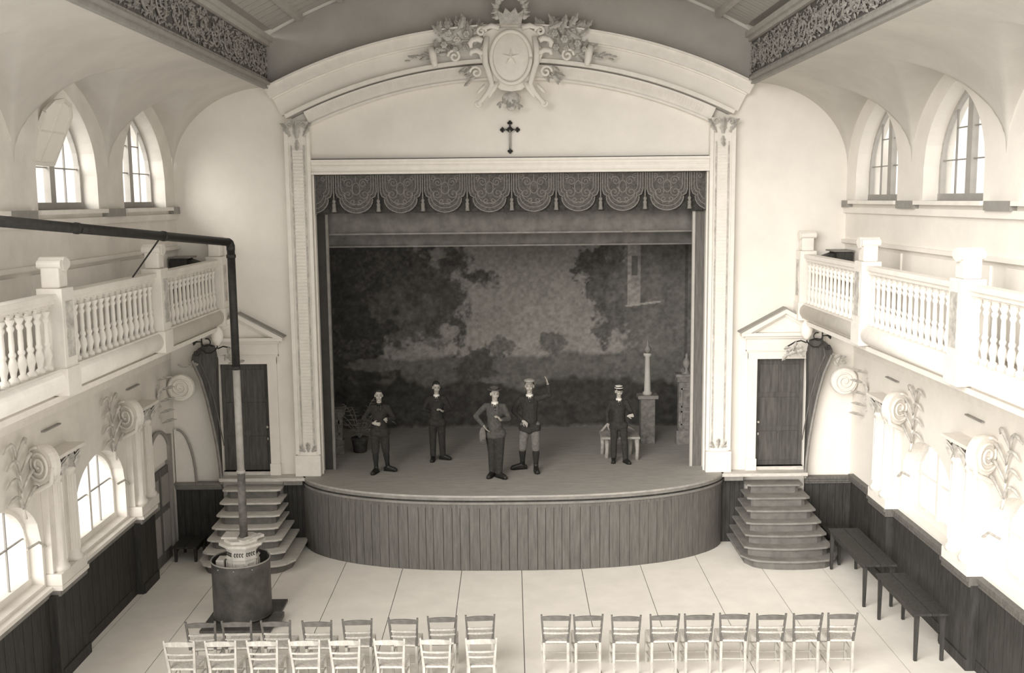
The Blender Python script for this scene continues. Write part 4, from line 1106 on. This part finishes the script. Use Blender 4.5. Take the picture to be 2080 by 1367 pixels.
person('boy in long dark trousers, bareheaded with white collar, standing furthest back', -1.50, .95, 1.58, 0.0,
       J(ela=(-.26, .05, 1.04), wra=(-.10, .14, .95), elb=(.26, .03, 1.03), wrb=(.13, -.15, 1.03), kna=(-.09, -.02, .44), ana=(-.09, -.03, .085), toea=(-.10, -.19, .04), knb=(.09, 0, .44), anb=(.10, .05, .085), toeb=(.24, -.01, .04)),
       look=.25, tilt=.1, top='suit', bottom='suit', hands={'a': ((1, .1, -.2), (0, 0, 1), .5), 'b': ((-.6, -.4, .5), (0, 1, 0), .8)})
p3 = person('boy in brimmed hat with hand on hip and a cap hanging at his side', -.33, -.36, 1.70, 0.0,
       J(sha=(-.16, .01, 1.28), ela=(-.34, .05, 1.08), wra=(-.19, -.09, .93), elb=(.24, .0, 1.04), wrb=(.10, -.20, 1.06), kna=(-.06, -.02, .44), ana=(-.06, .03, .085), toea=(-.12, -.12, .04), knb=(.08, -.04, .44), anb=(.06, -.04, .085), toeb=(.17, -.17, .04)),
       look=.35, tilt=.05, top='suit2', bottom='suit', hat='brim', hands={'a': ((.55, -.5, -.65), (0, 1, 0), .4), 'b': ((-.4, -.3, .6), (0, 1, 0), .9)})
person('boy in pale flat cap and grey breeches raising his left hand high', .32, .08, 1.76, 0.0,
       J(shb=(.18, .0, 1.29), elb=(.34, -.06, 1.34), wrb=(.31, -.14, 1.54), ela=(-.28, .03, 1.05), wra=(-.12, -.12, .90), pelvis=(0, 0, .84), kna=(-.13, -.04, .44), ana=(-.13, .10, .085), toea=(-.30, .06, .04), knb=(.10, -.05, .43), anb=(.10, -.08, .085), toeb=(.12, -.24, .04), hia=(-.09, 0, .79), hib=(.09, 0, .79)),
       look=-.1, top='suit', bottom='knee', knee=True, hat='cap', hands={'a': ((.6, -.5, -.4), (0, 0, 1), .5), 'b': ((-.25, -.1, 1), (0, 1, 0), .3)})
person('boy in striped cap and dark suit holding out one hand beside the bench', 2.06, .62, 1.52, 0.0,
       J(elb=(.26, -.03, 1.03), wrb=(.16, -.24, 1.02), ela=(-.24, .05, 1.03), wra=(-.22, .03, .82), kna=(-.10, .0, .44), ana=(-.10, .04, .085), toea=(-.12, -.10, .04), knb=(.11, -.06, .44), anb=(.14, -.04, .085), toeb=(.20, -.18, .04)),
       look=.1, top='suit', bottom='suit', hat='striped', hands={'a': ((0, -.1, -1), (0, 1, 0), .4), 'b': ((.8, -.5, .25), (0, 0, 1), .4)})
# cap hanging from the third boy's hand
hc = empty('hanging_cap', 'limp grey cap hanging from the hand of brimmed-hat boy', 'cap', (-.56, -.50, 2.18))
MB().ell((-.56, -.50, 2.20), (.065, .04, .16), 14, 9).build('crown', M['knee'], hc, smooth=True)
MB().ell((-.54, -.545, 2.08), (.05, .012, .05), 12, 6).build('peak', M['suit2'], hc, smooth=True)

# ================================================================== GALLERY BALUSTRADES
RAIL = 5.46
def balustrade(sg):
    e = empty('balustrade', ('white gallery balustrade with turned balusters along the left wall' if sg < 0 else 'white gallery balustrade with turned balusters along the right wall'), 'balustrade', (sg * XG, -4.5, 4.28))
    X = sg * XG; m = M['stucco'] if sg > 0 else M['plaster_shaded']
    o = ORG[e.name]
    # lower roll moulding
    MB().lathe([(.15, YF), (.15, -.01)], (X, 0, 4.42), 20, axis=1).build('roll_moulding', m, e, smooth=True)
    MB().box(X - .08, X + .08, YF, -.01, 4.52, 4.57).build('base_rail', m, e)
    MB().box(X - .09, X + .09, YF, -.01, RAIL - .07, RAIL).build('top_rail', m, e, bevel=.01)
    MB().box(X - .06, X + .06, YF, -.01, RAIL - .12, RAIL - .07).build('top_rail_moulding', m, e)
    posts = [-.02, -3.45, -6.90]
    for yp in posts:
        y0, y1 = (yp - .30, yp) if yp > -.1 else (yp - .17, yp + .17)
        p = MB().box(X - .15, X + .15, y0, y1, 4.50, 5.52).build('post', m, e, bevel=.01)
        MB().box(X - .17, X + .17, y0 - .02, y1 + (.02 if yp < -.1 else 0), 4.25, 4.58).build('post_foot', m, p, bevel=.01)
        MB().box(X - .11, X + .11, y0 + .05, y1 - .05, 5.52, 5.78).build('post_head', m, p, bevel=.02)
        ym = (y0 + y1) / 2
        mb = MB()
        for s2 in (-1, 1): mb.lathe([(.0, -.14), (.055, -.14), (.055, .14), (.0, .14)], (X, ym + s2 * .09, 5.80), 12, axis=0)
        mb.lathe([(.0, -.15), (.085, -.15), (.085, .15), (.0, .15)], (X, ym, 5.80), 14, axis=0)
        mb.build('post_scroll', m, p, smooth=False)
        MB().box(X - sg * .155 - .006, X - sg * .155 + .006, y0 + .07, y1 - .07, 4.70, 5.36).build('post_panel', M['ornament'], p)
    MB().box(X - .17, X + .17, YF - .02, YF + .12, 4.25, RAIL).build('end_post', m, e, bevel=.01)
    # balusters
    H0 = 4.57
    prof = [(.055, 0), (.055, .05), (.030, .07), (.036, .12), (.052, .18), (.042, .24), (.028, .28), (.040, .30), (.040, .325), (.028, .345), (.031, .42), (.026, .56), (.040, .585), (.040, .61), (.026, .63), (.050, .68), (.050, .70)]
    proto = None; ar = MB()
    segs = [(-.34, -3.26), (-3.64, -6.71), (-7.09, YF + .14)]
    for a, b in segs:
        n = max(2, round((a - b) / .205))
        stp = (a - b) / n
        for k in range(n):
            y = a - stp * (k + .5)
            if proto is None:
                proto = MB().lathe(prof, (0, 0, 0), 12).build('baluster', m, e, smooth=True, local=True); q = proto
            else: q = obj_copy(proto)
            q.location = (0, y - o.y, H0 - o.z)
            # little arch linking this baluster with the next
            pts = [(X, y + stp * .5 * 0 + stp / 2 + (stp / 2) * math.cos(t), 5.27 + .055 * math.sin(t)) for t in [PI * i / 8 for i in range(9)]]
            ar.tube(pts, .016, 5)
        for k in range(n): ar.box(X - .02, X + .02, a - stp * (k + .5) - .045, a - stp * (k + .5) + .045, 5.27, RAIL - .11)
    ar.build('arcade_tracery', m, e, kind='stuff')
balustrade(-1); balustrade(1)
for sg in (-1, 1):
    e = empty('gallery_box', ('dark wooden box on the left gallery behind its railing by the end wall' if sg < 0 else 'dark wooden box on the right gallery behind its railing by the end wall'), 'box', (sg * 5.95, -.55, 4.36))
    MB().box(*sorted((sg * 5.78, sg * 6.06)), -.72, -.30, 4.36, 5.52).build('carcass', M['darkwood'], e)
    MB().box(*sorted((sg * 5.72, sg * 6.08)), -.76, -.26, 5.52, 5.545).build('lid', M['capwood'], e)
    MB().prism([(sg * 5.56, 5.42), (sg * 5.78, 5.42), (sg * 5.78, 5.50)], 1, -.62, -.34).build('sloping_arm', M['darkwood'], e)
    MB().box(*sorted((sg * 5.60, sg * 5.78)), -.62, -.34, 4.36, 5.42).build('side_box', M['darkwood'], e)

# ================================================================== LOWER WALL ORNAMENT
def pier(sg, yc, where):
    nm = 'left' if sg < 0 else 'right'
    e = empty('wall_pier', where, 'pilaster', (sg * 6.2, yc, 1.33))
    m = M['stucco'] if sg > 0 else M['plaster_shaded']; X = sg * (XL - .02)
    def b(name, d, y0, y1, z0, z1, mm=m, bevel=.006): return MB().box(*sorted((sg * (XL - d), sg * XL)), y0, y1, z0, z1).build(name, mm, e, bevel=bevel)
    b('plinth', .22, yc - .42, yc + .42, 1.336, 1.50)
    b('pilaster', .10, yc - .40, yc + .40, 1.50, 3.10)
    for dy in (-.22, .22):
        mb = MB(); mb.lathe([(.13, 1.50), (.13, 1.56), (.10, 1.60), (.098, 2.2), (.088, 2.78), (.11, 2.80), (.11, 2.84), (.09, 2.86)], (sg * (XL - .12), yc + dy, 0), 14); c = mb.build('column', m, e, smooth=True)
        fl_ = MB()
        for q in range(9):
            t = 2 * PI * q / 9; fl_.tube([(sg * (XL - .12) + .098 * math.cos(t), yc + dy + .098 * math.sin(t), 1.66), (sg * (XL - .12) + .088 * math.cos(t), yc + dy + .088 * math.sin(t), 2.74)], .010, 4)
        fl_.build('fluting', m, c)
        lp = leaf_mb(.24, .13, .09).build('capital_leaf', M['ornament'], e, local=True)
        lp.location = Vector((sg * (XL - .24), yc + dy, 2.84)) - ORG[e.name]; lp.rotation_euler = (0, 0, -sg * PI / 2)
        for q in range(5):
            l = obj_copy(lp); a = -sg * PI / 2 + (q - 2) * .7
            l.location = Vector((sg * (XL - .12), yc + dy, 2.84)) + Vector((math.sin(a) * .09, -math.cos(a) * .09, 0)) - ORG[e.name]; l.rotation_euler = (0, 0, a); l.scale = (1, 1, 1.05)
    b('abacus', .30, yc - .44, yc + .44, 3.10, 3.15)
    b('cap_shade_line', .05, yc - .26, yc + .26, 3.44, 3.46, M['cornice'], bevel=0)  # dark strip added to paint the shaded underside of the pier cap
    # S-shaped console: scroll plate facing down the hall
    Yc = yc - .34
    vol = MB(); vol.lathe([(0, -.07), (.26, -.07), (.27, 0), (.26, .07), (0, .07)], (0, 0, 0), 26, axis=1)
    R = Matrix.Rotation(sg * .5, 4, 'Z')
    cen = Vector((sg * (XL - .18), Yc - .30, 3.10))
    vol.v = [tuple(cen + (R @ Vector(p))) for p in vol.v]; vol.build('volute', m, e, smooth=False)
    sp = MB(); pts = [cen + (R @ Vector((p[0] * -sg, -.085, p[1]))) for p in spiral(0, 0, .24, 2.6, PI / 2, 60)]; sp.tube(pts, .020, 6); sp.build('volute_scroll', m, e, smooth=True)
    sp = MB(); pts = [cen + (R @ Vector(q)) for q in ((-sg * .24, -.05, 0), (-sg * .20, -.05, -.22), (sg * .05, -.05, -.34), (sg * .30, -.05, -.42), (sg * .45, -.05, -.55))]
    sp.tube(pts, [.03, .035, .04, .035, .02], 7); sp.build('volute_tail', m, e, smooth=True)
    # leaf spray climbing the spandrel
    stem = MB(); Y0 = yc - .95; xs_ = sg * (XL - .05)
    spn = [(xs_, Y0 - .02 * i - .03 * math.sin(i), 2.45 + .115 * i) for i in range(9)]
    stem.tube(spn, [.022 - .0018 * i for i in range(9)], 6); stem.build('spray_stem', m, e, smooth=True)
    for i in range(1, 9, 2):
        for s2 in (-1, 1):
            c0 = Vector(spn[i]); L = .44 - .02 * i
            pts = [c0 + Vector((-sg * .05 * math.sin(t * PI), s2 * L * t, .24 * math.sin(t * PI * .8) + .02)) for t in (0, .2, .4, .6, .8, 1)]
            MB().tube(pts, [.012, .020, .024, .026, .022, .008], 6).build('spray_leaf', M['ornament'], e, smooth=True)
    mb = MB(); mb.tube([(sg * (XL - .03), yc - .42, 1.9), (sg * (XL - .03), yc - .60, 2.02), (sg * (XL - .03), yc - .95, 2.04)], .018, 5); mb.build('label_moulding', M['ornament'], e)
for sg in (-1, 1):
    w_ = 'left' if sg < 0 else 'right'
    pier(sg, -2.05, 'white twin-column wall pier with volute on the %s wall, nearest the stage' % w_)
    pier(sg, -5.15, 'white twin-column wall pier with volute on the %s wall, second from the stage' % w_)
    # relief against the first bay
    e = empty('wall_volute', 'white stucco scroll relief on the %s wall beside the door screen' % w_, 'ornament', (sg * 6.2, -.5, 3.1))
    X = sg * 6.12
    MB().lathe([(0, -.06), (.24, -.06), (.25, 0), (.24, .06), (0, .06)], (X, -.28, 3.12), 26, axis=1).build('volute', M['stucco'], e)
    mb = MB(); mb.tube([(X + -sg * p[0], -.35, 3.12 + p[1]) for p in spiral(0, 0, .22, 2.6, PI / 2, 60)], .018, 6); mb.build('volute_scroll', M['stucco'], e, smooth=True)
    lp = leaf_mb(.26, .14, .08).build('leaf', M['ornament'], e, local=True); lp.location = Vector((sg * 6.33, -.9, 3.0)) - ORG[e.name]; lp.rotation_euler = (0, 0, -sg * PI / 2)
    for q in range(9):
        l = obj_copy(lp); l.location = Vector((sg * 6.34, -.75 - .05 * (q % 3), 2.55 + .1 * q)) - ORG[e.name]; l.rotation_euler = ((-1) ** q * 1.0, 0, -sg * PI / 2)

# ================================================================== FURNITURE
# stove, guard, pipe
SX, SY = -4.27, -3.42
hs = MB().box(-4.80, -3.72, -4.10, -2.85, 0.0, .04).build('hearth_plate', M['sheet'], label='flat iron hearth plate under the stove and its guard', cat='hearth', org=(-4.26, -3.5, 0))
sv = empty('stove', 'pale enamelled octagonal cast-iron stove inside a dark metal guard', 'stove', (SX, SY, .04))
def octo(r, sx=1.0, n=8): return [(SX + r * sx * math.cos(PI / 8 + 2 * PI * i / n), SY + r * math.sin(PI / 8 + 2 * PI * i / n)) for i in range(n)]
for (r, z0, z1, nm) in ((.30, .04, .16, 'base'), (.25, .16, 1.16, 'body'), (.275, 1.14, 1.17, 'moulding'), (.27, .98, 1.0, 'moulding'), (.31, 1.17, 1.20, 'top_moulding'), (.36, 1.20, 1.245, 'top_slab'), (.28, 1.245, 1.29, 'lid')):
    MB().prism(octo(r), 2, z0, z1).build(nm, M['enamel'], sv, bevel=.006)
for i in range(8):
    a = PI / 8 + 2 * PI * (i + .5) / 8
    R_ = .25 * math.cos(PI / 8); c = Vector((SX + R_ * math.cos(a), SY + R_ * math.sin(a), 0)); t = Vector((-math.sin(a), math.cos(a), 0)); nrm = Vector((math.cos(a), math.sin(a), 0))
    mb = MB()
    for q in range(4):
        for p0 in (0,):
            base_ = c + nrm * .008 + t * (-.06 + .04 * q); pts = [base_ + t * (.012 * math.cos(u)) + Vector((0, 0, 1.07 + .028 * math.sin(u) + .012 * (1 if u > PI else -1) * 0)) for u in [PI * .2 + 1.5 * PI * w__ / 8 for w__ in range(9)]]
            mb.tube(pts, .006, 5)
    pn = mb.build('scroll_band', M['iron'], sv)
    mb = MB()
    for (u0, z0, u1, z1) in ((-.07, .45, -.07, .93), (.07, .45, .07, .93), (-.07, .93, .07, .93), (-.07, .45, .07, .45)): mb.bar(c + nrm * .01 + t * u0 + Vector((0, 0, z0)), c + nrm * .01 + t * u1 + Vector((0, 0, z1)), .014, .014)
    mb.build('panel_frame', M['enamel'], sv)
    mb = MB()
    for s2 in (-1, 1):
        pts = spiral(s2 * .028, .76, .03, 1.2, PI / 2, 12, sgn=s2); mb.tube([c + nrm * .008 + t * p[0] + Vector((0, 0, p[1])) for p in pts], .006, 5)
    mb.bar(c + nrm * .006 + Vector((0, 0, .60)), c + nrm * .006 + Vector((0, 0, .86)), .012)
    mb.build('panel_ornament', M['cornice'], sv)
mb = MB(); mb.box(SX - .30, SX - .05, SY - .1, SY + .2, 1.29, 1.32); mb.build('top_plate', M['enamel'], sv); mb = MB(); mb.bar((SX + .05, SY - .25, 1.30), (SX + .30, SY + .05, 1.31), .12, .04); mb.build('top_plate', M['ornament'], sv)
MB().box(SX - .40, SX - .27, SY - .12, SY + .12, .04, .95).build('fire_door_box', M['enamel'], sv, bevel=.01)
# guard: open rolled sheet with an overlap at the back right
gd = empty('stove_guard', 'dark curved sheet-metal guard standing round the stove', 'guard', (SX, SY, .04))
v = []; f = []; n = 56; RG = .44
for i in range(n + 1):
    a = math.radians(38) + math.radians(-352) * i / n; r = RG + .03 * i / n
    for (rr2, z) in ((r, .06), (r, .96), (r - .006, .96), (r - .006, .06)): v.append((SX - .02 + rr2 * 1.0 * math.cos(a), SY - .03 + rr2 * math.sin(a), z))
for i in range(n):
    b = 4 * i; f += [(b + k, b + 4 + k, b + 4 + (k + 1) % 4, b + (k + 1) % 4) for k in range(4)]
f += [(0, 1, 2, 3), (4 * n + 3, 4 * n + 2, 4 * n + 1, 4 * n)]
MB().add(v, f).build('sheet', M['sheet'], gd, smooth=False)
for z in (.955, .07):
    MB().tube([(SX - .02 + (RG + .03 * i / n) * math.cos(math.radians(38 - 352 * i / n)), SY - .03 + (RG + .03 * i / n) * math.sin(math.radians(38 - 352 * i / n)), z) for i in range(n + 1)], .012, 6).build('rim', M['cornice'] if z > .5 else M['sheet'], gd, smooth=True)
for a in (200, 235, 270, 305): MB().ell((SX - .02 + .46 * math.cos(math.radians(a)), SY - .03 + .46 * math.sin(math.radians(a)), .9), (.012, .012, .012), 6, 5).build('rivet', M['cornice'], gd)
tag(MB().box(-3.80, -3.62, -3.95, -3.55, .04, .12).build('poker_box', M['sheet'], bevel=.01, org=(-3.7, -3.75, .04)), 'low dark ash tray on the hearth beside the stove guard', 'tray')
# pipe
pp_ = empty('stove_pipe', 'tall stove pipe rising from the stove and bending away up left', 'pipe', (SX, SY, 1.3))
PXx, PYy = -4.24, -3.42
def seg(z0, z1, r, m, nm): MB().tube([(PXx, PYy, z0), (PXx, PYy, z1)], r, 16).build(nm, m, pp_, smooth=True)
seg(1.25, 2.35, .062, M['pipe'], 'lower_pipe'); seg(2.33, 4.0, .056, M['zinc'], 'middle_pipe'); seg(3.95, 5.80, .060, M['iron'], 'upper_pipe')
MB().lathe([(.062, 0), (.070, .01), (.070, .05), (.062, .06)], (PXx, PYy, 3.95), 16).build('collar', M['iron'], pp_, smooth=True)
MB().lathe([(.062, 0), (.068, .01), (.068, .04), (.062, .05)], (PXx, PYy, 2.32), 16).build('collar', M['zinc'], pp_, smooth=True)
MB().lathe([(.062, 0), (.072, .01), (.072, .05), (.062, .06)], (PXx, PYy, 5.66), 16).build('collar', M['iron'], pp_, smooth=True)
A = Vector((PXx, PYy, 5.90)); Bq = Vector((-5.33, -8.9, 6.37)); dA = (Bq - A).normalized()
el = [(PXx, PYy, 5.78), (PXx, PYy, 5.84), tuple(A + dA * .03 + Vector((0, 0, -.015))), tuple(A + dA * .09)]
MB().tube(el, .064, 16).build('elbow', M['iron'], pp_, smooth=True)
MB().tube([A + dA * .08, Bq], .060, 16).build('long_pipe', M['iron'], pp_, smooth=True)
for t in (1.9, 3.8): MB().tube([A + dA * t, A + dA * (t + .06)], .068, 16).build('collar', M['iron'], pp_, smooth=True)
q = A + dA * 2.05
MB().tube([q - Vector((0, 0, .05)), (-5.37, -4.45, RAIL)], .012, 6).build('stay_rod', M['iron'], pp_)

# chairs
def make_chair():
    r = empty('chair', 'x', 'chair', (0, 0, 0), 0, 'rush-seated chairs facing the stage')
    wd = M['chair']
    for s2 in (-1, 1):
        MB().bar((s2 * .165, 0, 0), (s2 * .165, -.005, .46), .034, .034, w2=.034).build('back_leg', wd, r, local=True)
        MB().bar((s2 * .165, -.005, .45), (s2 * .197, -.075, .885), .034, .030, w2=.024, h2=.024).build('back_post', M['chair_d'], r, local=True)
        MB().bar((s2 * .185, .37, 0), (s2 * .185, .37, .45), .036, .036).build('front_leg', wd, r, local=True)
        for z in (.16, .30): MB().tube([(s2 * .165, 0, z), (s2 * .185, .37, z)], .010, 6).build('stretcher', wd, r, local=True)
    for z in (.14, .28): MB().tube([(-.185, .37, z), (.185, .37, z)], .010, 6).build('stretcher', wd, r, local=True)
    MB().tube([(-.165, 0, .2), (.165, 0, .2)], .010, 6).build('stretcher', wd, r, local=True)
    sm = MB(); n = 8
    sm.prism([(-.17, -.01), (.17, -.01), (.205, .39), (-.205, .39)], 2, .445, .475); sm.build('seat', M['rush'], r, local=True, bevel=.01)
    def rail(z, h, w_, y, camber, m, nm):
        mb = MB(); v = []; n = 10
        for i in range(n + 1):
            t = -1 + 2 * i / n; x = t * w_; yy = y - .035 * (1 - t * t); c = camber * (1 - t * t)
            v += [(x, yy - .008, z + c * .45), (x, yy + .008, z + c * .45), (x, yy + .008, z + h + c), (x, yy - .008, z + h + c)]
        f = []
        for i in range(n):
            b = 4 * i; f += [(b + k, b + 4 + k, b + 4 + (k + 1) % 4, b + (k + 1) % 4) for k in range(4)]
        f += [(0, 1, 2, 3), (4 * n + 3, 4 * n + 2, 4 * n + 1, 4 * n)]
        mb.add(v, f).build(nm, m, r, local=True, smooth=False)
    rail(.80, .055, .192, -.072, .028, M['chair_d'], 'top_rail')
    rail(.675, .022, .180, -.045, .010, wd, 'slat'); rail(.60, .022, .176, -.035, .010, wd, 'slat')
    return r
_pale = {}
def pale_mesh(me):
    if me.name not in _pale:
        q = me.copy(); q.materials[0] = M['chair']; _pale[me.name] = q
    return _pale[me.name]
ordn = ['first', 'second', 'third', 'fourth', 'fifth', 'sixth', 'seventh', 'eighth', 'ninth']
ch0 = make_chair(); used = False
def put_chair(px, y, z_dz, rz, label):
    global used
    c = ch0 if not used else copy_tree(ch0); used = True
    if z_dz:
        for ch_ in c.children:
            if ch_.data.materials[0] is M['chair_d']: ch_.data = pale_mesh(ch_.data)
    c.location = ((px - 1034) * (19.1 + y) / 2100 - .0, y, 0); c.rotation_euler = (0, 0, rz); c['label'] = label
    return c
rowL = [368, 445, 528, 615, 700, 798, 880, 960]; rowR = [1121, 1189, 1270, 1351, 1424, 1499, 1577, 1654, 1728]
random.seed(3)
for i, px in enumerate(rowL):
    put_chair(px, -5.62 + [-.06, -.04, -.04, -.06, -.02, 0, .05, .08][i], 0, [.06, .02, -.02, .0, .04, -.05, .03, .05][i], 'rush-seated ladder-back chair, front row left of the aisle, %s from the left' % ordn[i])
for i, px in enumerate(rowR):
    put_chair(px, -5.60 + [.04, .03, .0, .02, .02, .03, .0, .0, 0][i], 0, [-.02, .03, -.03, .02, .0, -.04, .0, .03, -.02][i], 'rush-seated ladder-back chair, front row right of the aisle, %s from the aisle' % ordn[i])
for i, px in enumerate([310, 400, 490, 580, 665, 760, 862, 962]):
    put_chair(px + (rowL[i] - px) * .2, -6.28, 1, random.uniform(-.04, .04), 'pale rush-seated ladder-back chair, second row left of the aisle, %s from the left' % ordn[i])

# long tables at the right wall
def table(x0, x1, y0, y1, z, label, m, name='long_table', cat='table'):
    e = empty(name, label, cat, ((x0 + x1) / 2, (y0 + y1) / 2, 0))
    for k in range(2):
        a = x0 + (x1 - x0) * k / 2; MB().box(a + .004, a + (x1 - x0) / 2 - .004, y0, y1, z - .035, z).build('top_board', m, e, bevel=.004)
    for x in (x0 + .05, x1 - .05):
        for y in (y0 + .08, y1 - .08): MB().bar((x, y, 0), (x, y, z - .035), .04, .04, w2=.06, h2=.06).build('leg', m, e)
    mb = MB(); mb.box(x0 + .04, x0 + .065, y0 + .1, y1 - .1, z - .12, z - .035); mb.box(x1 - .065, x1 - .04, y0 + .1, y1 - .1, z - .12, z - .035); mb.build('apron', m, e)
    return e
table(5.52, 6.05, -3.40, -1.55, .72, 'long dark wooden table along the right wainscot, nearer the stage', M['darkwood'])
table(5.58, 6.05, -5.35, -3.75, .72, 'long dark wooden table along the right wainscot, further from the stage', M['darkwood'])
table(5.72, 6.2, -1.5, -.45, .42, 'low dark bench in the corner right of the right-hand steps', M['darkwood'], 'low_bench', 'bench')
table(-6.22, -5.76, -1.0, -.32, .30, 'low dark bench in the corner left of the left-hand steps', M['darkwood'], 'low_bench', 'bench')
